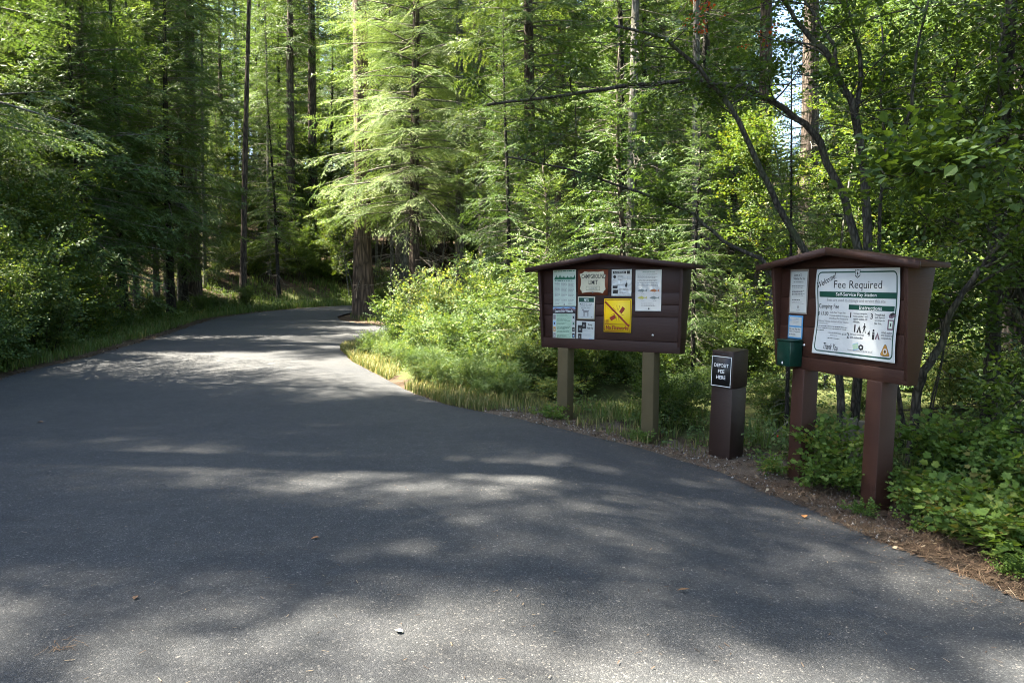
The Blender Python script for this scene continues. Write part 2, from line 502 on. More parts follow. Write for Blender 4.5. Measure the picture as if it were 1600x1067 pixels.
def axis(lo, hi, f0, f1, fine, grow=1.25):
    a = list(np.arange(f0, f1 + 1e-6, fine))
    s = fine
    while a[-1] < hi: s = min(s * grow, 25); a.append(a[-1] + s)
    s = fine
    while a[0] > lo: s = min(s * grow, 25); a.insert(0, a[0] - s)
    return np.array(a)
gx, gy = axis(-260, 260, -14, 8, 0.22), axis(-120, 320, 2.5, 31, 0.22)
X, Y = np.meshgrid(gx, gy)
XY = np.stack([X.ravel(), Y.ravel()], 1)
info = road_info(XY)
Z = ground_z(XY[:, 0], XY[:, 1], info)
Zg = np.where(info[0] < -0.12, Z - 0.07, Z)
# rnd: ground kind
dr = info[2]
dl = info[1]
wdirt = 0.9 + 0.5 * vnoise(XY[:, 1] * 0.3, XY[:, 0] * 0.3, 4)
kind = np.full(len(XY), 0.55)
kind = np.where((dl > 0), np.where(dl < 0.45, 0.42, np.where(dl < 3.5, 0.95, 0.6)), kind)
right = (dl == 0) & (info[0] > -0.3)
kr = np.where(dr < wdirt, np.clip(0.42 - (XY[:, 1] - 5.6) * 0.2, 0.1, 0.42), np.where(dr < 4, 0.8, 0.66))
kr = np.where((dr > 1.3), 0.92, kr)
kr = np.where((XY[:, 1] > 10.5) & (dr < 1.6), 0.95, kr)
kr = np.where((XY[:, 1] > 10.5) & (dr < 0.25), 0.35, kr)
kr = np.where((XY[:, 1] > 25) & (dr < 1.4), 0.4, kr)
kind = np.where(right & (dl == 0), kr, kind)
nx_, ny_ = len(gx), len(gy)
i, j = np.meshgrid(np.arange(ny_ - 1), np.arange(nx_ - 1), indexing='ij')
q = np.stack([i * nx_ + j, i * nx_ + j + 1, (i + 1) * nx_ + j + 1, (i + 1) * nx_ + j], -1).reshape(-1, 4)
tag(obj('ground', mesh('ground', np.column_stack([XY, Zg]), quads=q, mat=M['forest_floor'], rnd=kind, smooth=True)), 'forest floor of needle litter and low green growth', kind='structure')

# road
inner = []
for xs, ys, st in ((np.arange(-9.2, 4, 0.45), np.arange(2, 22, 0.45), 0.45), (np.arange(-12, 6, 0.8), np.arange(22, 46, 0.8), 0.8), (np.arange(-10, 8, 2.0), np.arange(-38, 2, 2.0), 2.0), (np.arange(6, 30, 1.5), np.arange(20, 58, 1.5), 1.5)):
    a, b_ = np.meshgrid(xs, ys)
    inner.append(np.stack([a.ravel(), b_.ravel()], 1))
inner = np.concatenate(inner)
sd = np.minimum(np.minimum(seg_dist(inner, CL)[0], seg_dist(inner, CR)[0]), seg_dist(inner, CF)[0])
inner = inner[in_poly(inner, ROADPOLY) & (sd > 0.35)]
pts = np.concatenate([ROADPOLY, inner])
r = delaunay_2d_cdt([Vector(p) for p in pts], [], [list(range(len(ROADPOLY)))], 1, 1e-5)
rv = np.array([tuple(v) for v in r[0]])
rz = ground_z(rv[:, 0], rv[:, 1]) + 0.022
bd = np.minimum(np.minimum(seg_dist(rv, EL)[0], seg_dist(rv, ER)[0]), seg_dist(rv, EF)[0])
rz -= 0.016 * (1 - sstep(bd / 0.3))
tag(obj('road', mesh('road', np.column_stack([rv, rz]), tris=[t for t in r[2] if len(t) == 3], mat=M['asphalt'], smooth=True)), 'dark grey asphalt campground road', kind='structure')

# ------------------------------------------------------------------ tree templates
def needle_twig(g, L, nl, nw, sp, ang=50):
    k = max(3, int(L / sp))
    x = np.repeat((np.arange(k) + 0.3) / k * L, 2)
    s = np.tile([1.0, -1.0], k)
    ln = nl * (0.75 + 0.5 * g.random(2 * k)) * np.clip(1.2 - 0.5 * x / max(L, 1e-6), 0.4, 1)
    a = np.radians(ang + g.normal(0, 12, 2 * k))
    el = g.normal(0.12, 0.38, 2 * k)
    d = np.stack([np.cos(a) * np.cos(el), s * np.sin(a) * np.cos(el), np.sin(el)], 1)
    p = np.stack([x, 0 * x, 0 * x], 1)
    wv = np.stack([np.full(2 * k, nw * 0.5), 0 * x, g.normal(0, nw * 0.2, 2 * k)], 1)
    T = np.stack([p - wv, p + wv, p + d * ln[:, None]], 1)
    tip = np.array([[[L * 0.93, -nw * 0.4, 0], [L * 0.93, nw * 0.4, 0], [L + nl * 0.7, 0, 0.0]]])
    return np.concatenate([T, tip])

def fir_branch(g, L, tsp, nl, nw, sp, fine=False, width=0.42, shape=0.65):
    """flat drooping spray along +X; returns triangles, rnd per triangle, twig lines"""
    tris, rn, lines = [], [], []
    t = 0.12 * L
    s = 1
    while t < L * 0.985:
        f = t / L
        ln = L * width * (1 - f) ** shape * min(1, 0.4 + f * 1.7) + 0.14
        ln *= 0.7 + 0.5 * g.random()
        a = s * math.radians(62 - 22 * f + g.normal(0, 7))
        el = g.normal(-0.16, 0.24)
        R = frames(np.array([[math.cos(a) * math.cos(el), math.sin(a) * math.cos(el), math.sin(el)]]), np.array([[g.normal(0, 0.25), g.normal(0, 0.25), 1.0]]))[0]
        base = np.array([t, 0, 0])
        tone = g.normal(0.45, 0.13)
        def put(T, R_, p_, tn):
            W = T @ R_
            W[..., 2] -= 0.12 * (W[..., 0] ** 2 + W[..., 1] ** 2) / max(L * 0.4, 0.1)
            tris.append(W + p_)
            reach = np.linalg.norm(T[:, 2, :2], axis=1)
            rn.append(np.clip(tn + 0.22 * reach / max(ln, 0.1) + g.normal(0, 0.06, len(T)), 0, 1))
        if fine and ln > 0.22:
            put(needle_twig(g, ln, nl, nw, sp * 1.6), R, base, tone)
            u, s2 = 0.12, 1
            while u < ln - 0.05:
                l2 = (0.1 + 0.34 * (ln - u)) * (0.75 + 0.4 * g.random())
                a2 = s2 * math.radians(52 + g.normal(0, 8))
                R2 = frames(np.array([[math.cos(a2), math.sin(a2), g.normal(-0.05, 0.12)]]), np.array([[0, g.normal(0, 0.2), 1.0]]))[0]
                T2 = needle_twig(g, l2, nl, nw, sp) @ R2 + np.array([u, 0, 0])
                put(T2, R, base, tone + 0.08)
                u += 0.055 + 0.03 * g.random()
                s2 = -s2
        else:
            put(needle_twig(g, ln, nl, nw, sp), R, base, tone)
        lines.append((base, base + R[0] * ln * 0.85))
        s = -s
        t += tsp * (0.7 + 0.6 * g.random())
    tip = needle_twig(g, L * 0.25, nl, nw, sp) + np.array([L * 0.78, 0, 0])
    tris.append(tip)
    rn.append(np.clip(g.normal(0.65, 0.1, len(tip)), 0, 1))
    return np.concatenate(tris), np.concatenate(rn), lines

def lib(seed, lengths, each, **kw):
    g = np.random.default_rng(seed)
    return [[fir_branch(g, L, **kw) for _ in range(each)] for L in lengths], lengths
LIB_FINE = lib(1, (3.2, 1.7, 0.8), 2, tsp=0.17, nl=0.05, nw=0.018, sp=0.034, fine=True, width=0.46, shape=0.5)
LIB_MID = lib(2, (3.0, 1.7, 0.8), 3, tsp=0.075, nl=0.09, nw=0.032, sp=0.05)
LIB_FAR = lib(3, (3.0, 1.6, 0.7), 3, tsp=0.115, nl=0.15, nw=0.055, sp=0.085)

def trunk_pts(g, H, lean=(0, 0), wob=0.12, k=14):
    s = np.linspace(0, 1, k)
    ph = g.random(4) * 6
    x = lean[0] * s + wob * (np.sin(s * 4 + ph[0]) - np.sin(ph[0])) * s
    y = lean[1] * s + wob * (np.sin(s * 5 + ph[1]) - np.sin(ph[1])) * s
    return np.stack([x, y, s * H], 1)

def dead_limb(mb, g, p, d, L, r, depth=1, sides=4):
    k = 6
    s = np.linspace(0, 1, k)
    d = d / np.linalg.norm(d)
    side = np.cross(d, [0, 0, 1.0])
    bendz, bends = g.normal(-0.18, 0.14), g.normal(0, 0.12)
    P = p + d * (s * L)[:, None] + np.array([0, 0, 1.0]) * (bendz * L * s ** 2)[:, None] + side * (bends * L * s ** 2)[:, None]
    mb.tube(P, r * (1 - 0.8 * s), sides, rnd=g.random(), cap=False)
    if depth:
        for _ in range(g.integers(3, 7)):
            f = 0.25 + 0.7 * g.random()
            q = P[int(f * (k - 1))]
            dd = d + g.normal(0, 0.55, 3)
            dead_limb(mb, g, q, dd, L * (0.2 + 0.3 * g.random()), max(r * 0.45, 0.003), depth - 1, 3)

def conifer(seed, H, crown0, Lmax, rad, LIB, needle, bark, whorl=0.45, per=(3, 6), taper_pow=0.8, droop=0.18, low_up=-0.12, dead=0, dead_to=None, lean=(0, 0), wob=0.12, gap=None, density=1.0, dead_len=1.6):
    """returns dict of part name -> mesh"""
    g = np.random.default_rng(seed)
    P = trunk_pts(g, H, lean, wob)
    s = np.linspace(0, 1, len(P))
    tm = MB()
    R = rad * (1 - s) ** 0.75 + 0.012
    R[0] *= 1.35
    R[1] *= 1.03
    PP = np.concatenate([P[:1] - [[0, 0, 0.6]], P])
    RR = np.concatenate([R[:1] * 1.25, R])
    sides = 12 if rad > 0.15 else 7
    tm.tube(PP, RR, sides)
    V = tm.V[0]
    V += g.normal(0, rad * 0.035, V.shape) * np.array([1, 1, 0])
    crown, limbs = MB(), MB()
    LB, lens = LIB
    def axis_at(z):
        f = np.clip(z / H, 0, 1) * (len(P) - 1)
        i = min(int(f), len(P) - 2)
        return P[i] + (P[i + 1] - P[i]) * (f - i), np.interp(z / H, s, R)
    z = crown0
    while z < H - 0.15:
        f = (z - crown0) / (H - crown0)
        k = g.integers(*per)
        a0 = g.random() * 6.28
        for b in range(k):
            if g.random() > density: continue
            a = a0 + b * 6.283 / k + g.normal(0, 0.25)
            L = Lmax * ((1 - f) ** taper_pow * min(1, 0.72 + f * 2.0)) * (0.65 + 0.5 * g.random()) + 0.25
            if gap is not None and not gap(a, z, g): continue
            zz = min(z + g.normal(0, 0.12), H - 0.05)
            c, rr = axis_at(zz)
            up = low_up + (0.75 - low_up) * f ** 1.6 + g.normal(0, 0.08)
            li = int(np.argmin([abs(l - L) for l in lens]))
            T, rn, lines = LB[li][g.integers(len(LB[li]))]
            sc = L / lens[li]
            W = T * sc
            x = W[..., 0].copy()
            dz = -droop * (1 - 0.7 * f) * x ** 2 / max(L, 0.3) + 0.10 * droop * x ** 3 / max(L, 0.3) ** 2 * 2
            roll = g.normal(0, 0.3)
            ca, sa, cu, su = math.cos(a), math.sin(a), math.cos(up), math.sin(up)
            Fm = np.array([[ca * cu, sa * cu, su], [-sa, ca, roll], [-ca * su, -sa * su, cu]])
            W = W @ Fm
            W[..., 2] += dz
            base = c + np.array([ca, sa, 0]) * rr * 0.5
            crown.tri_soup(W + base, np.clip(rn + g.normal(0, 0.05), 0, 1))
            xs = np.linspace(0, L * 0.92, 6)
            B = xs[:, None] * Fm[0]
            B[:, 2] += -droop * (1 - 0.7 * f) * xs ** 2 / max(L, 0.3) + 0.2 * droop * xs ** 3 / max(L, 0.3) ** 2
            limbs.tube(B + base, (0.008 + 0.011 * L) * np.linspace(1, 0.15, 6), 4, cap=False)
        z += whorl * (0.7 + 0.6 * g.random()) * (1 - 0.35 * f)
    for _ in range(dead):
        z = 0.8 + (dead_to or crown0 * 1.25) * g.random() ** 0.8
        a = g.random() * 6.28
        c, rr = axis_at(min(z, H * 0.9))
        dead_limb(limbs, g, c, np.array([math.cos(a), math.sin(a), g.normal(-0.05, 0.2)]), dead_len * (0.4 + 0.9 * g.random()), 0.012 + 0.008 * g.random())
    return dict(trunk=tm.mesh('trunk', bark, True), crown=crown.mesh('crown', needle), branches=limbs.mesh('branches', M['dead_twig']) if limbs.n else None)

def where(x, y):
    px = 800 + 1200 * x / max(y, 0.5)
    for lim, t in ((110, 'at the far left edge'), (240, 'above the left verge'), (330, 'left of the bare pole'), (420, 'around the bare pole'), (530, 'above the far bend'), (620, 'around the thick trunk'), (760, 'behind the sunlit fir'),
                   (860, 'just left of the left board'), (960, 'behind the left half of the left board'), (1080, 'behind the right half of the left board'), (1180, 'above the deposit box'), (1300, 'under the sky gap'), (1480, 'behind the right board')):
        if px < lim: return t
    return 'at the right edge'
def depth_word(y):
    return 'front row' if y < 20 else 'second row' if y < 28 else 'middle distance' if y < 38 else 'far row' if y < 50 else 'distant row' if y < 68 else 'farthest row'
def put_tree(name, parts, x, y, label, cat='tree', group=None, rz=0.0, sc=1.0, z=None, tilt=(0, 0)):
    o = empty(name, (x, y, gz(x, y) - 0.03 if z is None else z), (tilt[0], tilt[1], rz))
    o.scale = (sc, sc, sc)
    tag(o, label, cat, group)
    for k, me in parts.items():
        if me is not None:
            p_ = obj(k, me, o)
            if k == 'branches': p_['kind'] = 'stuff'
    return o

# ------------------------------------------------------------------ broadleaf templates
def leaf(g, L, W, lobes=0):
    """one leaf along +X from the origin, folded along its midrib; triangles"""
    fold = 0.18 + 0.12 * g.random()
    curl = -0.25 * g.random()
    if not lobes:
        o = [(0, 0), (0.3 * L, 0.42 * W), (0.62 * L, 0.5 * W), (L, 0), (0.62 * L, -0.5 * W), (0.3 * L, -0.42 * W)]
        P = np.array([(x, y, abs(y) * fold + curl * x * x / L) for x, y in o])
        return P[[[0, 1, 2], [0, 2, 3], [0, 3, 4], [0, 4, 5]]]
    o = [(0, 0), (0.02, 0.3), (0.22, 0.52), (0.36, 0.34), (0.62, 0.56), (0.72, 0.26), (1.0, 0), (0.72, -0.26), (0.62, -0.56), (0.36, -0.34), (0.22, -0.52), (0.02, -0.3)]
    P = np.array([(x * L, y * W, abs(y * W) * fold + curl * (x * L) ** 2 / L) for x, y in o])
    C = np.array([0.42 * L, 0, curl * 0.18 * L])
    return np.array([[P[k], P[(k + 1) % 12], C] for k in range(12)])

def leaf_twig(g, L, n, ll, lw, lobes=0, tilt=0.35):
    T, R = [], []
    for k in range(n):
        f = (k + 0.6) / n
        a = (1 if k % 2 else -1) * math.radians(55 + g.normal(0, 18)) * (1 - 0.75 * (k == n - 1))
        sc = 0.65 + 0.5 * g.random()
        lf = leaf(g, ll * sc, lw * sc, lobes)
        d = np.array([[math.cos(a), math.sin(a), g.normal(-0.1, tilt)]])
        Fr = frames(d, np.array([[g.normal(0, tilt), g.normal(0, tilt), 1.0]]))[0]
        stalk = np.array([f * L, 0, 0]) + Fr[0] * ll * 0.25
        T.append(lf @ Fr + stalk)
        R.append(np.full(len(lf), np.clip(g.normal(0.5, 0.2), 0, 1)))
    T.append(np.array([[[0, -0.002, 0], [0, 0.002, 0], [L, 0, 0]]]))
    R.append(np.array([0.2]))
    return np.concatenate(T), np.concatenate(R)
g0 = np.random.default_rng(11)
TW_BROAD = [leaf_twig(g0, 0.32, 8, 0.075, 0.055) for _ in range(5)]
TW_SMALL = [leaf_twig(g0, 0.24, 8, 0.05, 0.038) for _ in range(5)]
TW_LOBED = [leaf_twig(g0, 0.2, 6, 0.062, 0.06, 1) for _ in range(5)]
TW_BIG = [leaf_twig(g0, 0.4, 7, 0.12, 0.085) for _ in range(4)]

def scatter_twigs(mb, g, TW, P, D, sc, tone=0.0, zbias=1.0):
    P, D = np.asarray(P), np.asarray(D, float)
    D = D * np.array([1, 1, 0.45])
    D = D / (np.linalg.norm(D, axis=1, keepdims=True) + 1e-9) + g.normal(0, 0.22, D.shape)
    Zh = g.normal(0, 0.3, D.shape) + np.array([0, 0, zbias])
    Fr = frames(D, Zh)
    pick = g.integers(len(TW), size=len(P))
    for k, (T, R) in enumerate(TW):
        w_ = np.where(pick == k)[0]
        if not len(w_): continue
        s = sc * (0.7 + 0.6 * g.random(len(w_)))
        tn = g.normal(tone, 0.13, len(w_))
        mb.tri_soup(place(T, P[w_], Fr[w_], s), np.clip(np.tile(R, len(w_)) + np.repeat(tn, len(R)), 0, 1))

def grow_branch(mb, g, p, d, L, r, depth, tips, wig=0.22, up=0.1, sides=5, kids=(3, 6)):
    k = 7
    P = [np.array(p, float)]
    d = np.array(d, float) / np.linalg.norm(d)
    for _ in range(k - 1):
        d = d + g.normal(0, wig, 3) + np.array([0, 0, up])
        d /= np.linalg.norm(d)
        P.append(P[-1] + d * L / (k - 1))
    P = np.array(P)
    mb.tube(P, r * np.linspace(1, 0.35 if depth else 0.2, k), sides, cap=False, rnd=g.random())
    dv = np.gradient(P, axis=0)
    if depth:
        for _ in range(g.integers(*kids)):
            i = g.integers(2, k)
            dd = dv[i] / np.linalg.norm(dv[i]) + g.normal(0, 0.65, 3) * np.array([1, 1, 0.6])
            grow_branch(mb, g, P[i], dd, L * (0.4 + 0.25 * g.random()), r * 0.5, depth - 1, tips, wig, up * 0.5, 4, kids)
    if depth <= 1:
        for i in range(2, k):
            tips.append((P[i], dv[i] + g.normal(0, 0.6, 3) * np.linalg.norm(dv[i])))
    return P

def broadleaf(seed, H, stems, spread, TW, leafm, barkm, twig_sc=1.0, tip_mult=2, r=0.05, depth=2, crown_from=0.3, kids=(3, 6), tone=0.0, jitter=0.25, lines=None, branch_len=0.4, bare=0, nbm=2.2, brr=0.35):
    g = np.random.default_rng(seed)
    wood, lv, tips = MB(), MB(), []
    L = lines
    if L is None:
        L = []
        for k in range(stems):
            a = g.random() * 6.28
            sp = spread * (0.3 + 0.7 * g.random())
            n_ = 10
            s = np.linspace(0, 1, n_)
            ph = g.random(2) * 6
            h_ = H * (0.7 + 0.3 * g.random())
            P = np.stack([math.cos(a) * (sp * s ** 1.3) + 0.08 * H / 3 * np.sin(s * 5 + ph[0]) * s, math.sin(a) * (sp * s ** 1.3) + 0.08 * H / 3 * np.sin(s * 6 + ph[1]) * s, h_ * s - 0.1], 1)
            P[:, :2] += g.normal(0, 0.05 + 0.03 * stems ** 0.5, 2)
            L.append((P, r * (0.6 + 0.5 * g.random())))
    for P, rr in L:
        P = np.asarray(P, float)
        n_ = len(P)
        wood.tube(P, rr * np.linspace(1, 0.3, n_), 7 if rr > 0.03 else 5, rnd=g.random())
        dv = np.gradient(P, axis=0)
        tot = np.linalg.norm(np.diff(P, axis=0), axis=1).sum()
        nb = int(max(3, tot * (nbm if depth > 1 else 3.0)))
        for _ in range(nb):
            f = crown_from + (1 - crown_from) * g.random()
            i = min(int(f * (n_ - 1)), n_ - 2)
            p = P[i] + (P[i + 1] - P[i]) * g.random()
            a = g.random() * 6.28
            dd = dv[i] / (np.linalg.norm(dv[i]) + 1e-9) * 0.5 + np.array([math.cos(a), math.sin(a), 0.15])
            grow_branch(wood, g, p, dd, branch_len * H * (0.4 + 0.6 * g.random()) * (1.15 - 0.6 * f), max(rr * brr, 0.004), depth - 1, tips, 0.2, 0.06, 4, kids)
        for i in range(int(n_ * 0.7), n_): tips.append((P[i], dv[i]))
    if bare:
        for _ in range(bare):
            P, rr = L[g.integers(len(L))]
            i = g.integers(1, len(P) - 1)
            a = g.random() * 6.28
            dead_limb(wood, g, np.asarray(P)[i], np.array([math.cos(a), math.sin(a), 0.2]), 0.8 + 1.2 * g.random(), 0.008)
    tp = np.array([t[0] for t in tips])
    td = np.array([t[1] for t in tips])
    tp = np.concatenate([tp + g.normal(0, jitter * (k > 0), tp.shape) * np.array([1, 1, 0.7]) for k in range(tip_mult)])
    td = np.concatenate([td] * tip_mult) + g.normal(0, 0.02, (len(td) * tip_mult, 3))
    ok = tp[:, 2] > 0.05
    scatter_twigs(lv, g, TW, tp[ok], td[ok], twig_sc, tone)
    return dict(stems=wood.mesh('stems', barkm, True), foliage=lv.mesh('foliage', leafm))

def put_bush(name, parts, x, y, label, cat='bush', group=None, rz=0, sc=1.0, z=None, sz=None):
    o = empty(name, (x, y, gz(x, y) if z is None else z), (0, 0, rz))
    o.scale = (sc, sc, sz or sc)
    tag(o, label, cat, group)
    for k, me in parts.items(): obj(k, me, o)
    return o

def XP(px, Y): return (px - 800) / F * Y
# ------------------------------------------------------------------ notice boards
def kiosk(name, label, x, y, yaw, tilt, roll, W, ze, zb, zr, roL, roR, dt, db, puL, puR, sp, cuts, paint, postmat, pw, zpost, rx=0.0, rf=0.08, rr=0.0):
    """local axes: x along the board, -y towards the reader, z up"""
    o = empty(name, (x, y, 0), (tilt, roll, yaw))
    tag(o, label, 'notice board')
    for u in (-puL, puR):
        p = MB()
        p.box((u - pw / 2, -pw / 2, zpost), (u + pw / 2, pw / 2, zb + 0.004))
        p.build('post', postmat, o, bevel=0.008)
    for a, b in zip(cuts[:-1], cuts[1:]):
        p = MB()
        f0, f1 = (a - zb) / (ze - zb), (b - zb) / (ze - zb)
        w0, w1 = W / 2 - sp * (1 - f0) - 0.042, W / 2 - sp * (1 - f1) - 0.042
        yb, yf, e = 0.03, -0.046 + RNG.uniform(-0.0015, 0.001), 0.002
        if a == cuts[0]: w0, w1, yf = w0 + 0.04, w1 + 0.04, -db - 0.004
        V = [(-w0, yf, a + e), (w0, yf, a + e), (w0, yb, a + e), (-w0, yb, a + e), (-w1, yf, b - e), (w1, yf, b - e), (w1, yb, b - e), (-w1, yb, b - e)]
        p.add(V, quads=[[0, 1, 5, 4], [1, 2, 6, 5], [2, 3, 7, 6], [3, 0, 4, 7], [4, 5, 6, 7], [3, 2, 1, 0]])
        p.build('plank', paint, o, bevel=0.003)
    p = MB()
    w0, w1 = W / 2 - sp - 0.045, W / 2 - 0.045
    V = [(-w0, yy, zb + 0.003) for yy in (0.032, 0.044)] + [(w0, yy, zb + 0.003) for yy in (0.032, 0.044)] + [(-w1, yy, cuts[-1]) for yy in (0.032, 0.044)] + [(w1, yy, cuts[-1]) for yy in (0.032, 0.044)]
    p.add(V, quads=[[0, 2, 6, 4], [1, 5, 7, 3], [0, 4, 5, 1], [2, 3, 7, 6], [4, 6, 7, 5], [0, 1, 3, 2]])
    p.build('added_back_panel', paint, o)  # unseen board added behind the planks to stop light leaking through their joints
    # gable board under the roof
    p = MB()
    za, hw = cuts[-1], W / 2 - 0.03
    yf, yb = -0.05, 0.028
    top = zr - 0.03
    prof = [(-hw, za + 0.002), (hw, za + 0.002), (hw, ze + 0.015), (rx, top), (-hw, ze + 0.015)]
    V = [(u, yy, z) for yy in (yf, yb) for u, z in prof]
    p.add(V, tris=[[0, 1, 2], [0, 2, 3], [0, 3, 4], [5, 7, 6], [5, 8, 7], [5, 9, 8]], quads=[[k, k + 5, (k + 1) % 5 + 5, (k + 1) % 5] for k in range(5)])
    p.build('gable_board', paint, o)
    # tapering side panels
    for s in (-1, 1):
        p = MB()
        xo1, xo0 = s * W / 2, s * (W / 2 - sp)
        th = 0.042 * s
        V = []
        for xx1, xx0 in ((xo1, xo0), (xo1 - th, xo0 - th)):
            V += [(xx0, -db, zb), (xx0, db, zb), (xx1, dt, ze + 0.02), (xx1, -dt, ze + 0.02)]
        p.add(V, quads=[[0, 1, 2, 3], [7, 6, 5, 4], [0, 4, 5, 1], [1, 5, 6, 2], [2, 6, 7, 3], [3, 7, 4, 0]])
        p.build('side_panel', paint, o, bevel=0.004)
    # roof of two slopes
    rd, rb, th = dt + rf, dt + rr, 0.045
    for s, ro in ((-1, roL), (1, roR)):
        ex = s * (W / 2 + ro)
        slope = (zr - ze) / (abs(ex - rx))
        ez = ze - 0.012
        p = MB()
        V = []
        for yy in (-rd, rb):
            V += [(rx + s * 0.001, yy, zr - th + 0.005), (ex, yy, ez), (ex, yy, ez + th), (rx + s * 0.001, yy, zr + 0.005)]
        p.add(V, quads=[[0, 1, 2, 3], [4, 7, 6, 5], [3, 2, 6, 7], [0, 4, 5, 1], [1, 5, 6, 2]])
        r = p.build('roof_panel', paint, o, bevel=0.004)
        f = MB()
        V = []
        for yy in (-rd - 0.022, -rd - 0.001):
            V += [(rx + s * 0.001, yy, zr - 0.062), (ex, yy, ez - 0.016), (ex, yy, ez + th + 0.004), (rx + s * 0.001, yy, zr + 0.009)]
        f.add(V, quads=[[0, 1, 2, 3], [4, 7, 6, 5], [3, 2, 6, 7], [0, 4, 5, 1], [1, 5, 6, 2], [0, 3, 7, 4]])
        f.build('fascia', paint, r)
    return o
KL = kiosk('notice_board', 'dark brown roofed notice board on two grey posts, left one, with the yellow fireworks sign', 1.268, 10.06, -0.654, -0.02, -0.002, 2.171, 1.929, 0.876, 2.126, 0.135, 0.179, 0.126, 0.07, 0.677, 0.613, 0.045,
           [0.876, 1.016, 1.322, 1.475, 1.63, 1.94], M['brown_paint'], M['weathered_post'], 0.165, -0.6, -0.02)
KR = kiosk('notice_board', 'reddish brown roofed notice board on two brown posts, right one, with the big fee poster', 3.132, 7.383, -1.25, -0.023, 0.012, 1.812, 1.87, 0.85, 2.052, 0.18, 0.165, 0.153, 0.055, 0.472, 0.547, 0.025,
           [0.85, 0.98, 1.284, 1.582, 1.875], M['red_brown_paint'], M['red_brown_paint'], 0.18, -0.7, -0.03, 0.035, -0.02)
bpy.context.view_layer.update()
def bolt(K, u, z):
    b = MB()
    th = np.linspace(0, 2 * np.pi, 10, endpoint=False)
    for r0, y0 in ((0.016, -0.049), (0.016, -0.055), (0.008, -0.055), (0.008, -0.062)):
        b.add(np.stack([u + r0 * np.cos(th), np.full(10, y0), z + r0 * np.sin(th)], 1))
    for k in range(3):
        b.Q.append(np.array([[k * 10 + a, k * 10 + (a + 1) % 10, (k + 1) * 10 + (a + 1) % 10, (k + 1) * 10 + a] for a in range(10)]))
    b.T.append(np.array([[30, 30 + a, 31 + a] for a in range(1, 9)]))
    b.build('bolt', M['steel'], K)
bolt(KL, 0.655, 1.094)
bolt(KR, -0.451, 1.098)

